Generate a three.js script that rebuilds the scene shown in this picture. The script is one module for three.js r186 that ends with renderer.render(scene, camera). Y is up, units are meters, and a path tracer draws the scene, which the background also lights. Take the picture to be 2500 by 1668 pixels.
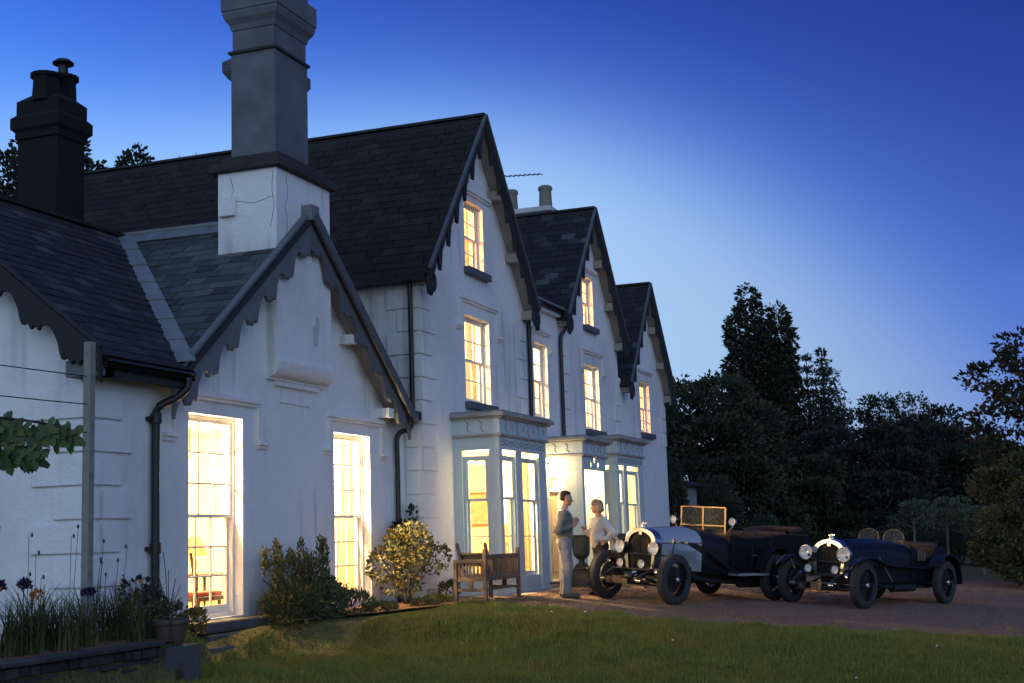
import * as THREE from 'three';
import { mergeGeometries, mergeVertices, toCreasedNormals } from 'three/addons/utils/BufferGeometryUtils.js';
import { RoundedBoxGeometry } from 'three/addons/geometries/RoundedBoxGeometry.js';

// ---------- camera, sky, light, exposure ----------
const scene = new THREE.Scene();
const camera = new THREE.PerspectiveCamera(28.35, 1024 / 683, 0.1, 900);
camera.position.set(0, 1.0893, 0);
camera.rotation.order = 'YXZ';
camera.rotation.set(8.1765 * Math.PI / 180, -69.8096 * Math.PI / 180, -1.8623 * Math.PI / 180);
const renderer = new THREE.WebGLRenderer({ antialias: true });
renderer.setSize(1024, 683);
renderer.toneMapping = THREE.LinearToneMapping;
renderer.toneMappingExposure = 1;
renderer.shadowMap.enabled = true;

const clamp = (v, a, b) => Math.min(b, Math.max(a, v));
const sstep = (a, b, v) => { const t = clamp((v - a) / (b - a), 0, 1); return t * t * (3 - 2 * t); };
const lerp = (a, b, t) => a + (b - a) * t;
// twilight: a pale band low down, a deep blue above, and between them a soft edge that sinks towards the right; lo and hi are log radiances
const SKY = { e0: [0.3168, -0.1136, -0.9595, -1.5297], w: 0.0279, ch: [[-0.8768, -0.5033, -1.5512, -3.1645, -1.3613, -5.4812], [-0.4218, -0.6917, -2.357, -2.0744, -1.8672, -5.3523], [-0.0224, -0.6825, -1.9162, -0.4933, -1.4111, -3.4732]] };
function skyColor(az, el) {                       // az: radians from the +x axis towards +z; el: radians above the horizon
  let a = az + 0.3524; a = Math.atan2(Math.sin(a), Math.cos(a));
  const ac = Math.abs(a) < 0.34 ? a : Math.sign(a) * (0.34 + 0.09 * Math.tanh((Math.abs(a) - 0.34) / 0.09)), e = clamp(el, 0, 0.5);
  const e0 = SKY.e0[0] + ac * (SKY.e0[1] + ac * (SKY.e0[2] + ac * SKY.e0[3])), t = 1 / (1 + Math.exp(-(e - e0) / (SKY.w + 0.30 * Math.pow(Math.max(0, ac), 2))));
  const ev = SKY.ch.map((q) => Math.exp((q[0] + q[1] * ac + q[2] * ac * ac) * (1 - t) + (q[3] + q[4] * ac + q[5] * (e - 0.3)) * t));
  const dim = 1 - 0.5 * sstep(0.42, 0.95, -a), glow = sstep(1.5, 2.4, Math.abs(a)), up = sstep(0, 1.2, el);      // the afterglow of the sunset is behind the camera
  const g = [lerp(0.70, 0.18, up), lerp(0.94, 0.32, up), lerp(1.28, 0.70, up)];
  const top = sstep(0.42, 1.4, el);
  return ev.map((v, i) => lerp(lerp(Math.min(v, 1) * dim, g[i], glow), [0.09, 0.17, 0.46][i], top * 0.85));
}
{
  const W = 512, H = 256, data = new Float32Array(W * H * 4);
  for (let j = 0; j < H; j++) for (let i = 0; i < W; i++) {
    const c = skyColor(((i + 0.5) / W - 0.5) * 2 * Math.PI, ((j + 0.5) / H - 0.5) * Math.PI), k = (j * W + i) * 4;
    data[k] = c[0]; data[k + 1] = c[1]; data[k + 2] = c[2]; data[k + 3] = 1;
  }
  const sky = new THREE.DataTexture(data, W, H, THREE.RGBAFormat, THREE.FloatType);
  sky.mapping = THREE.EquirectangularReflectionMapping; sky.magFilter = sky.minFilter = THREE.LinearFilter; sky.colorSpace = THREE.LinearSRGBColorSpace; sky.needsUpdate = true;
  scene.background = sky; scene.environment = sky; scene.environmentIntensity = 1;
}
const sun = new THREE.DirectionalLight(0xffe6cf, 0.06);
sun.position.set(-22, 10, 30); sun.target.position.set(22, 0, -8); sun.castShadow = true; sun.shadow.radius = 40;
Object.assign(sun.shadow.camera, { left: -30, right: 30, top: 30, bottom: -30, far: 120 });
scene.add(sun, sun.target);
const WARM = new THREE.Color().setRGB(1, 0.70, 0.35), WARM2 = new THREE.Color().setRGB(1, 0.52, 0.20), AMBER = new THREE.Color().setRGB(1, 0.66, 0.30);
const LAMP = { wing: 80, bay: 125, first: 28, attic: 15, porch: 7, far: 18 };

// ---------- helpers ----------
let seed = 7;
function rng(s) { let a = s >>> 0; return () => { a = (a + 0x6d2b79f5) | 0; let t = Math.imul(a ^ (a >>> 15), 1 | a); t = (t + Math.imul(t ^ (t >>> 7), 61 | t)) ^ t; return ((t ^ (t >>> 14)) >>> 0) / 4294967296; }; }
const R = rng(11);
const V = (x, y, z) => new THREE.Vector3(x, y, z);
// periodic value noise
const PERM = (() => { const r = rng(5), p = []; for (let i = 0; i < 4096; i++) p.push(r()); return p; })();
const hash = (x, y) => PERM[((x * 73856093) ^ (y * 19349663)) & 4095];
function vnoise(x, y, per) {
  const xi = Math.floor(x), yi = Math.floor(y), fx = x - xi, fy = y - yi, u = fx * fx * (3 - 2 * fx), v = fy * fy * (3 - 2 * fy);
  const m = (n) => ((n % per) + per) % per, a = hash(m(xi), m(yi)), b = hash(m(xi + 1), m(yi)), c = hash(m(xi), m(yi + 1)), d = hash(m(xi + 1), m(yi + 1));
  return lerp(lerp(a, b, u), lerp(c, d, u), v);
}
function streak(u, v, fx, fy, oct) { let s = 0, a = 0.5, t = 0; for (let o = 0; o < oct; o++) { const x = u * fx, y = v * fy, xi = Math.floor(x), yi = Math.floor(y), p = x - xi, q = y - yi, w = p * p * (3 - 2 * p), z = q * q * (3 - 2 * q), h = (i, j) => hash((i + fx) % fx, ((j + fy) % fy) + 50); s += a * lerp(lerp(h(xi, yi), h(xi + 1, yi), w), lerp(h(xi, yi + 1), h(xi + 1, yi + 1), w), z); t += a; fx *= 2; fy *= 2; a *= 0.5; } return s / t; }
function fbm(u, v, f, oct) { let s = 0, a = 0.5, t = 0; for (let o = 0; o < oct; o++) { s += a * vnoise(u * f, v * f, f); t += a; f *= 2; a *= 0.5; } return s / t; }
function tex(n, metres, fn, srgb) {
  const d = new Uint8Array(n * n * 4);
  for (let j = 0; j < n; j++) for (let i = 0; i < n; i++) { const c = fn(i / n, j / n), k = (j * n + i) * 4; for (let q = 0; q < 3; q++) d[k + q] = clamp(Math.round((Array.isArray(c) ? c[q] : c) * 255), 0, 255); d[k + 3] = 255; }
  const t = new THREE.DataTexture(d, n, n); t.wrapS = t.wrapT = THREE.RepeatWrapping; t.magFilter = THREE.LinearFilter; t.minFilter = THREE.LinearMipmapLinearFilter; t.generateMipmaps = true;
  t.repeat.set(1 / metres, 1 / metres); if (srgb) t.colorSpace = THREE.SRGBColorSpace; t.needsUpdate = true; return t;
}
const s2 = (l) => (l <= 0.0031308 ? l * 12.92 : 1.055 * Math.pow(l, 1 / 2.4) - 0.055);
const L3 = (r, g, b, k = 1) => [s2(r * k), s2(g * k), s2(b * k)];
const col = (r, g, b) => new THREE.Color().setRGB(r, g, b);
function mat(r, g, b, rough = 0.8, o = {}) { return new THREE.MeshStandardMaterial({ color: col(r, g, b), roughness: rough, side: THREE.DoubleSide, ...o }); }
const grain = tex(256, 0.6, (u, v) => 0.5 + 0.5 * (fbm(u, v, 16, 4) - 0.5) * 2);
const coarse = tex(256, 2.5, (u, v) => fbm(u, v, 8, 5));
const mottle = (m, lo, hi, f = 6) => tex(256, m, (u, v) => { const k = lerp(lo, hi, fbm(u, v, f, 5)); return [s2(k), s2(k), s2(k)]; }, true);
const MT = {
  stucco: mat(1, 1, 1, 0.9, {
    map: tex(512, 5, (u, v) => {
      const big = fbm(u, v, 3, 4), st = sstep(0.52, 0.85, streak(u, v, 36, 3, 3)) * sstep(0.35, 0.65, fbm(u, v, 4, 2)), fine = fbm(u, v, 40, 3);
      const k = 0.81 - 0.13 * sstep(0.4, 0.75, big) - 0.20 * st + 0.06 * (fine - 0.5);
      return L3(k, k * (1 - 0.01 * st), k * (0.97 - 0.03 * st));
    }, true), bumpMap: tex(512, 2.2, (u, v) => 0.6 * fbm(u, v, 10, 5) + 0.4 * fbm(u, v, 60, 2)), bumpScale: 0.012 }),
  stuccoOld: mat(0.62, 0.63, 0.62, 0.9, { map: mottle(3, 0.7, 1.0), bumpMap: coarse, bumpScale: 0.02 }),
  render: mat(0.18, 0.19, 0.215, 0.9, { map: mottle(2, 0.45, 1.0), bumpMap: coarse, bumpScale: 0.01 }),
  darkstone: mat(0.05, 0.05, 0.045, 0.9, { map: mottle(1.5, 0.5, 1.0), bumpMap: coarse, bumpScale: 0.02 }),
  blackstack: mat(0.009, 0.0085, 0.008, 0.95, { map: mottle(1.5, 0.5, 1.0), bumpMap: coarse, bumpScale: 0.02 }),
  paint: mat(0.72, 0.72, 0.70, 0.5), sash: mat(0.76, 0.74, 0.70, 0.45),
  bay: mat(0.54, 0.64, 0.64, 0.6, { map: mottle(1.2, 0.88, 1.0), bumpMap: grain, bumpScale: 0.0015 }),
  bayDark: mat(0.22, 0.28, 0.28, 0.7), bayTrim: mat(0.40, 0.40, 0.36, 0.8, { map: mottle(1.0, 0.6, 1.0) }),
  lead: mat(0.27, 0.28, 0.265, 0.6, { metalness: 0.2, map: mottle(1.2, 0.6, 1.0), bumpMap: coarse, bumpScale: 0.02 }),
  leadTrim: mat(0.12, 0.125, 0.125, 0.7, { map: mottle(0.8, 0.6, 1.0) }),
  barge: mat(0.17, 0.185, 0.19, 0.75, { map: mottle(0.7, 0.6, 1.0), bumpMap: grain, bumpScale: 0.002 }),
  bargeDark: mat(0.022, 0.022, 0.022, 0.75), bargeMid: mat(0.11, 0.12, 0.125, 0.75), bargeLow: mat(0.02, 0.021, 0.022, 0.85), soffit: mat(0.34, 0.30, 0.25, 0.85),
  iron: mat(0.016, 0.016, 0.015, 0.45), sill: mat(0.10, 0.11, 0.12, 0.7),
  roof: mat(0.025, 0.026, 0.028, 0.9), pot: mat(0.27, 0.23, 0.17, 0.85, { map: mottle(0.6, 0.6, 1.0) }),
  glass: new THREE.MeshPhysicalMaterial({ color: 0xffffff, roughness: 0.02, transmission: 1, thickness: 0, ior: 1.45, side: THREE.DoubleSide }),
  wallYellow: mat(0.80, 0.64, 0.30, 0.9), wallCream: mat(0.82, 0.74, 0.56, 0.9), woodDark: mat(0.09, 0.045, 0.02, 0.5, { map: mottle(0.4, 0.6, 1.0) }),
  doorTan: mat(0.45, 0.30, 0.15, 0.5), floor: mat(0.30, 0.18, 0.09, 0.6),
  bulb: new THREE.MeshStandardMaterial({ color: 0x000000, emissive: col(1, 0.74, 0.40), emissiveIntensity: 9 }),
};
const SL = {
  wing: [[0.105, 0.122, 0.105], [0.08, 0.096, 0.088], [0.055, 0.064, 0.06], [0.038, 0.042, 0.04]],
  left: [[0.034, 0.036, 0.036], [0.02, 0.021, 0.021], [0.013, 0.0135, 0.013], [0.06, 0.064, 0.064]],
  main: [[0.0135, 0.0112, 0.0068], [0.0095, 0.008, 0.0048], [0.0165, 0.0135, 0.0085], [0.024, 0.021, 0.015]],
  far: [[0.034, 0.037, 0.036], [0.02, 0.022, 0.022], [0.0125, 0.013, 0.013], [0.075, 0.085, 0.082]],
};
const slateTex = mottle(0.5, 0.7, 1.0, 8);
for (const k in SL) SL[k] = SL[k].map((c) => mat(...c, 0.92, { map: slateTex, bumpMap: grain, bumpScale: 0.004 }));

// uv in metres from the dominant axis of each face
function boxUV(g) {
  const p = g.attributes.position, n = g.attributes.normal, uv = new Float32Array(p.count * 2);
  for (let i = 0; i < p.count; i++) {
    const ax = Math.abs(n.getX(i)), ay = Math.abs(n.getY(i)), az = Math.abs(n.getZ(i));
    let u, v; if (ay > ax && ay > az) { u = p.getX(i); v = p.getZ(i); } else if (ax > az) { u = p.getZ(i); v = p.getY(i); } else { u = p.getX(i); v = p.getY(i); }
    uv[2 * i] = u; uv[2 * i + 1] = v;
  }
  g.setAttribute('uv', new THREE.BufferAttribute(uv, 2)); return g;
}
const ORG = new Map();
const org = (o) => (ORG.get(o) || V(0, 0, 0));
const counts = {};
function numbered(n, parent) { const key = parent ? parent.uuid + n : n; const c = counts[key] = (counts[key] || 0) + 1; return c === 1 ? n : n + '_' + String(c - 1).padStart(3, '0'); }
function tag(o, label, category, group, kind) { if (label) o.userData.label = label; if (category) o.userData.category = category; if (group) o.userData.group = group; if (kind) o.userData.kind = kind; return o; }
function thing(name, label, category, x = 0, y = 0, z = 0, group) { const g = new THREE.Group(); g.name = numbered(name); g.position.set(x, y, z); scene.add(g); ORG.set(g, V(x, y, z)); return tag(g, label, category, group); }
function local(name, label, category, x, y, z, turn = 0, group) { const g = thing(name, label, category, x, y, z, group); g.rotation.y = turn; ORG.set(g, V(0, 0, 0)); return g; } // children in local coordinates
function sub(name, parent, x, y, z) { const o = org(parent), g = new THREE.Group(); g.name = numbered(name, parent); g.position.set(x - o.x, y - o.y, z - o.z); parent.add(g); ORG.set(g, V(x, y, z)); return g; }
class MB {
  constructor(M) { this.g = []; this.M = M; }
  add(g, m) { g = g.index ? g.toNonIndexed() : g; for (const k of Object.keys(g.attributes)) if (k !== 'position' && k !== 'normal') g.deleteAttribute(k); if (!g.attributes.normal) g.computeVertexNormals(); for (const q of [m, this.M]) if (q) { g.applyMatrix4(q); if (q.determinant() < 0) for (const k of ['position', 'normal']) { const a = g.attributes[k].array; for (let i = 0; i < a.length; i += 9) for (let c = 0; c < 3; c++) { const t = a[i + 3 + c]; a[i + 3 + c] = a[i + 6 + c]; a[i + 6 + c] = t; } } } this.g.push(g); return this; }
  box(x0, x1, y0, y1, z0, z1) { const g = new THREE.BoxGeometry(Math.abs(x1 - x0), Math.abs(y1 - y0), Math.abs(z1 - z0)); g.translate((x0 + x1) / 2, (y0 + y1) / 2, (z0 + z1) / 2); return this.add(g); }
  rbox(x0, x1, y0, y1, z0, z1, r = 0.01, s = 2) { const g = new RoundedBoxGeometry(Math.abs(x1 - x0), Math.abs(y1 - y0), Math.abs(z1 - z0), s, r); g.translate((x0 + x1) / 2, (y0 + y1) / 2, (z0 + z1) / 2); return this.add(g); }
  bar(a, b, w, h, up = V(0, 1, 0)) { const d = b.clone().sub(a), L = d.length(), z = d.clone().normalize(); const x = up.clone().cross(z); if (x.lengthSq() < 1e-6) x.set(1, 0, 0); x.normalize(); const y = z.clone().cross(x); const g = new THREE.BoxGeometry(w, h, L); return this.add(g, new THREE.Matrix4().makeBasis(x, y, z).setPosition(a.clone().add(b).multiplyScalar(0.5))); }
  tube(pts, r, seg = 24, rs = 8, curve = true) { const c = curve ? new THREE.CatmullRomCurve3(pts, false, 'catmullrom', 0.4) : (() => { const q = new THREE.CurvePath(); for (let i = 1; i < pts.length; i++) q.add(new THREE.LineCurve3(pts[i - 1], pts[i])); return q; })(); return this.add(new THREE.TubeGeometry(c, seg, r, rs, false)); }
  cyl(a, b, r0, r1, n = 12) { const d = b.clone().sub(a), g = new THREE.CylinderGeometry(r1, r0, d.length(), n); const q = new THREE.Quaternion().setFromUnitVectors(V(0, 1, 0), d.clone().normalize()); return this.add(g, new THREE.Matrix4().compose(a.clone().add(b).multiplyScalar(0.5), q, V(1, 1, 1))); }
  lathe(pts, n, m) { return this.add(new THREE.LatheGeometry(pts.map((p) => new THREE.Vector2(p[0], p[1])), n), m); }
  sph(x, y, z, r, sx = 1, sy = 1, sz = 1, n = 16) { const g = new THREE.SphereGeometry(r, n, Math.max(8, n * 0.7 | 0)); g.scale(sx, sy, sz); g.translate(x, y, z); return this.add(g); }
  ext(shape, depth, m, o = {}) { return this.add(new THREE.ExtrudeGeometry(shape, { depth, bevelEnabled: false, curveSegments: 8, ...o }), m); }
  quad(a, b, c, d) { const g = new THREE.BufferGeometry(); g.setAttribute('position', new THREE.Float32BufferAttribute([a, b, c, a, c, d].flatMap((p) => [p.x, p.y, p.z]), 3)); g.computeVertexNormals(); return this.add(g); }
  slab(a, b, c, d, t) { const n = b.clone().sub(a).cross(c.clone().sub(a)).normalize().multiplyScalar(-t), q = [a, b, c, d].map((p) => p.clone().add(n)); this.quad(a, b, c, d); this.quad(q[3], q[2], q[1], q[0]); const t4 = [a, b, c, d]; for (let i = 0; i < 4; i++) if (t4[i].distanceTo(t4[(i + 1) % 4]) > 1e-4) this.quad(t4[(i + 1) % 4], t4[i], q[i], q[(i + 1) % 4]); return this; }
  build(name, m, parent, label) {
    const geo = boxUV(mergeGeometries(this.g)); const o = org(parent); geo.translate(-o.x, -o.y, -o.z);
    const me = new THREE.Mesh(geo, m); me.name = numbered(name, parent === scene ? null : parent); me.castShadow = me.receiveShadow = true; parent.add(me); ORG.set(me, o.clone()); if (label) me.userData.label = label; return me;
  }
}
const poly = (pts) => { const s = new THREE.Shape(); pts.forEach((p, i) => (i ? s.lineTo(p[0], p[1]) : s.moveTo(p[0], p[1]))); s.closePath(); return s; };
const hole = (x0, x1, y0, y1) => { const p = new THREE.Path(); p.moveTo(x0, y0); p.lineTo(x0, y1); p.lineTo(x1, y1); p.lineTo(x1, y0); p.closePath(); return p; };
const basis = (x, y, z, o) => new THREE.Matrix4().makeBasis(x, y, z).setPosition(o);
// a lit lamp: glowing bulb in parent and a light of the same place
function lampLight(x, y, z, power, color, parent, r = 0.05, name = 'bulb') {
  const mb = new MB().sph(x, y, z, r); const b = mb.build(name, MT.bulb, parent); b.castShadow = false;
  const l = new THREE.PointLight(color, power, 0, 2); l.position.set(x, y, z); l.castShadow = true; l.shadow.radius = 2; scene.add(l); return b;
}
// ground height
const EDGE = [[0, -8.27], [12.3, -8.27], [12.9, -9.25], [14.2, -9.3], [15.75, -9.25], [17.0, -7.9], [18.5, -6.6], [21, -4]];
function gBase(z) { return 0.045 - 0.075 * clamp(z + 7.9, 0, 8.5); }
function ground(x, z) {
  let y = gBase(z); if (x > 19) return y;
  let ze = EDGE[0][1]; for (let i = 1; i < EDGE.length; i++) if (x >= EDGE[i - 1][0] && x <= EDGE[i][0]) ze = lerp(EDGE[i - 1][1], EDGE[i][1], (x - EDGE[i - 1][0]) / (EDGE[i][0] - EDGE[i - 1][0]));
  const A = 0.40 * (1 - sstep(15.2, 19, x)), w = x < 12.5 ? 0.06 : lerp(0.3, 1.3, sstep(14.5, 16.5, x));
  return y + (x < 12.6 ? 0.05 : 0.05 * (1 - sstep(12.6, 14, x))) * (z < ze ? 1 : 0) - A * sstep(0, w, z - ze);
}
// ---------- ground ----------
{
  // lawn: one sheet out to the horizon, fine near the house
  const xs = [], zs = []; for (let x = -400; x < 4; x += x < -40 ? 60 : 6) xs.push(x); for (let x = 4; x < 40; x += 0.22) xs.push(x); for (let x = 40; x < 640; x += x < 100 ? 6 : 60) xs.push(x);
  for (let z = -400; z < -22; z += z < -60 ? 60 : 4) zs.push(z); for (let z = -18; z < 2; z += 0.22) zs.push(z); for (let z = 2; z < 420; z += z < 50 ? 5 : 60) zs.push(z);
  const pos = [], idx = [], r = rng(3);
  for (const z of zs) for (const x of xs) pos.push(x, ground(x, z) + 0.03 * (fbm(x / 16 + 9, z / 16 + 9, 32, 3) - 0.5), z);
  const nx = xs.length; for (let j = 0; j < zs.length - 1; j++) for (let i = 0; i < nx - 1; i++) { const a = j * nx + i; idx.push(a, a + nx, a + 1, a + 1, a + nx, a + nx + 1); }
  const g = new THREE.BufferGeometry(); g.setAttribute('position', new THREE.Float32BufferAttribute(pos, 3)); g.setIndex(idx); g.computeVertexNormals(); boxUV(g);
  const m = mat(1, 1, 1, 0.95, { map: tex(512, 4, (u, v) => { const a = fbm(u, v, 6, 4), b = fbm(u, v, 48, 3); return L3(lerp(0.085, 0.13, a), lerp(0.085, 0.11, a), lerp(0.018, 0.022, a), 0.6 + 0.8 * b); }, true), bumpMap: tex(512, 1.5, (u, v) => fbm(u, v, 40, 4)), bumpScale: 0.05 });
  const lawn = new THREE.Mesh(g, m); lawn.name = 'lawn'; lawn.receiveShadow = true; tag(lawn, null, null, null, 'structure'); scene.add(lawn);
  // sheet that follows the ground, a little above it
  const sheet = (name, outline, lift, m, step = 0.35) => {
    const sh = new THREE.Shape(outline.map((p) => new THREE.Vector2(p[0], p[1]))); const tri = THREE.ShapeUtils.triangulateShape(outline.map((p) => new THREE.Vector2(p[0], p[1])), []);
    const out = []; const emit = (a, b, c, d) => { const l = Math.max(Math.hypot(a[0] - b[0], a[1] - b[1]), Math.hypot(b[0] - c[0], b[1] - c[1]), Math.hypot(a[0] - c[0], a[1] - c[1])); if (l < step || d > 16) { if ((b[0] - a[0]) * (c[1] - a[1]) - (b[1] - a[1]) * (c[0] - a[0]) > 0) out.push(a, c, b); else out.push(a, b, c); return; } const e = [[a, b, c], [b, c, a], [c, a, b]].sort((p, q) => Math.hypot(q[0][0] - q[1][0], q[0][1] - q[1][1]) - Math.hypot(p[0][0] - p[1][0], p[0][1] - p[1][1]))[0]; const mid = [(e[0][0] + e[1][0]) / 2, (e[0][1] + e[1][1]) / 2]; emit(e[0], mid, e[2], d + 1); emit(mid, e[1], e[2], d + 1); };
    for (const t of tri) emit(outline[t[0]], outline[t[1]], outline[t[2]], 0);
    const p = []; for (const q of out) p.push(q[0], ground(q[0], q[1]) + lift, q[1]);
    const gg = new THREE.BufferGeometry(); gg.setAttribute('position', new THREE.Float32BufferAttribute(p, 3)); const gm = mergeVertices(gg, 1e-3); gm.computeVertexNormals(); boxUV(gm);
    const me = new THREE.Mesh(gm, m); me.name = name; me.receiveShadow = true; tag(me, null, null, null, 'structure'); scene.add(me); return me;
  };
  const gravel = mat(1, 1, 1, 0.95, { map: tex(512, 2, (u, v) => { const a = fbm(u, v, 6, 3), b = hash(Math.floor(u * 170) + 7, Math.floor(v * 170) + 3), k = 0.45 + 0.8 * b * (0.7 + 0.6 * a); return L3(0.20 * k, 0.125 * k, 0.08 * k); }, true), bumpMap: tex(512, 2, (u, v) => fbm(u, v, 96, 2)), bumpScale: 0.03 });
  const dr = [[20.2, -9.2], [19.8, -8.0], [19.5, -7.3], [19.3, -6.4], [19.1, -5.4], [18.9, -4.5], [19.0, -3.6], [19.2, -2.6], [19.4, -1.7], [19.9, -0.2], [20.8, 3], [22, 8], [40, 9], [37.5, 1.0], [37.4, -0.3], [38.3, -1.8], [39.6, -3.6], [40, -6], [40, -9.2]];
  sheet('gravel_drive', dr, 0.034, gravel);
  const soil = mat(1, 1, 1, 0.98, { map: tex(256, 1.5, (u, v) => { const k = 0.5 + 0.9 * fbm(u, v, 24, 4); return L3(0.20 * k, 0.095 * k, 0.04 * k); }, true), bumpMap: coarse, bumpScale: 0.06 });
  sheet('flower_bed', [[15.75, -9.6], [15.75, -9.1], [16.4, -8.85], [17.4, -8.55], [18.6, -8.35], [19.7, -8.1], [20.3, -8.3], [20.6, -9.25], [20.7, -9.6]], 0.045, soil, 0.25);
  sheet('flower_bed', [[7, -16], [7, -8.3], [12.2, -8.3], [12.9, -9.35], [14.2, -9.5], [14.2, -9.62], [12.42, -9.62], [12.42, -16]], 0.04, soil, 0.25);
  // grass blades over the lawn in view
  const blade = []; const rb = rng(21);
  for (let i = 0; i < 7; i++) { const a = rb() * 6.28, h = 0.035 + 0.035 * rb(), x = (rb() - 0.5) * 0.09, z = (rb() - 0.5) * 0.09, w = 0.006, lx = (rb() - 0.5) * 0.05, lz = (rb() - 0.5) * 0.05; blade.push(x - w * Math.cos(a), 0, z - w * Math.sin(a), x + w * Math.cos(a), 0, z + w * Math.sin(a), x + lx, h, z + lz); }
  const bg = new THREE.BufferGeometry(); bg.setAttribute('position', new THREE.Float32BufferAttribute(blade, 3)); bg.computeVertexNormals();
  const spots = []; const inDrive = (x, z) => { let c = false; for (let i = 0, j = dr.length - 1; i < dr.length; j = i++) if ((dr[i][1] > z) !== (dr[j][1] > z) && x < ((dr[j][0] - dr[i][0]) * (z - dr[i][1])) / (dr[j][1] - dr[i][1]) + dr[i][0]) c = !c; return c; };
  for (let i = 0; i < 190000; i++) {
    const x = 8.5 + 13 * r(), z = -9.3 + 10 * r(); if (x < 12.6 && z < -8.1) continue; if (inDrive(x, z) && r() > 0.004) continue; if (z < -8.2 && x > 15.4) continue; if (x > 14.0 && x < 15.9 && z < -9.1) continue;
    spots.push([x, z]);
  }
  const im = new THREE.InstancedMesh(bg, mat(0.165, 0.175, 0.03, 0.8), spots.length), M4 = new THREE.Matrix4(), q = new THREE.Quaternion(), c = new THREE.Color();
  spots.forEach(([x, z], i) => { let ze = -9; for (let k = 1; k < EDGE.length; k++) if (x >= EDGE[k - 1][0] && x <= EDGE[k][0]) ze = lerp(EDGE[k - 1][1], EDGE[k][1], (x - EDGE[k - 1][0]) / (EDGE[k][0] - EDGE[k - 1][0])); const bank = x < 18 ? Math.exp(-Math.pow((z - ze - 0.7) / 0.5, 2)) : 0; const s = (0.8 + 0.7 * r() + 0.7 * sstep(0.55, 0.7, fbm(x / 8, z / 8, 16, 3))) * (1 + (x < 15.6 ? bank * (0.1 + 0.9 * fbm(x / 3, z / 3, 32, 2)) : 0)) * (x > 13.8 && x < 19.5 && z < -7.6 ? 0.6 : 1); q.setFromAxisAngle(V(0, 1, 0), r() * 6.28); M4.compose(V(x, ground(x, z) - 0.005, z), q, V(s, s, s)); im.setMatrixAt(i, M4); const k = 0.65 + 0.7 * r(), y = fbm(x / 10 + 4, z / 10, 16, 3); c.setRGB(k * (0.8 + 0.5 * y), k, k * 0.9); im.setColorAt(i, c); });
  im.name = 'grass'; tag(im, 'short mown lawn grass in front of the house', 'grass', null, 'stuff'); scene.add(im);
  // loose stones on the drive
  { const gs = new THREE.DodecahedronGeometry(0.0095, 0), q3 = []; for (let i = 0; i < 40000; i++) { const x = 18.6 + 14 * Math.pow(r(), 1.3), z = -9 + 9.2 * r(); if (inDrive(x, z) && !(x < 29 && z < -8.0)) q3.push([x, z]); } const pm = new THREE.InstancedMesh(gs, mat(0.20, 0.125, 0.08, 0.9), q3.length); q3.forEach(([x, z], i) => { const s = 0.5 + 1.1 * r() * r(); q.setFromEuler(new THREE.Euler(r() * 6, r() * 6, r() * 6)); M4.compose(V(x, ground(x, z) + 0.036, z), q, V(s, s * 0.7, s)); pm.setMatrixAt(i, M4); const k = 0.7 + 0.55 * r(); c.setRGB(k, k * (0.9 + 0.2 * r()), k * (0.9 + 0.3 * r())); pm.setColorAt(i, c); }); pm.name = 'gravel'; tag(pm, 'loose brown gravel stones over the drive', 'gravel', null, 'stuff'); scene.add(pm); }
  const d = new MB(); [[17.3, -4.3], [16.2, -1.9], [18.0, -1.1], [18.4, -6.3], [18.7, -5.9]].forEach(([x, z], i) => {
    const t = thing('daisy', ['white daisy on the lawn below the parked cars', 'white daisy on the lawn at the right, nearer the camera', 'white daisy on the lawn close to the drive at far right', 'white daisy near the drive edge in front of the man', 'white daisy at the drive edge in front of the left car'][i], 'flower', x, ground(x, z), z);
    new MB().cyl(V(x, ground(x, z), z), V(x, ground(x, z) + 0.09, z), 0.004, 0.003, 5).build('stem', mat(0.08, 0.1, 0.03), t); new MB().sph(x, ground(x, z) + 0.095, z, 0.016, 1, 0.5, 1, 8).build('petals', mat(0.8, 0.8, 0.75), t);
  });
}
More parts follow.
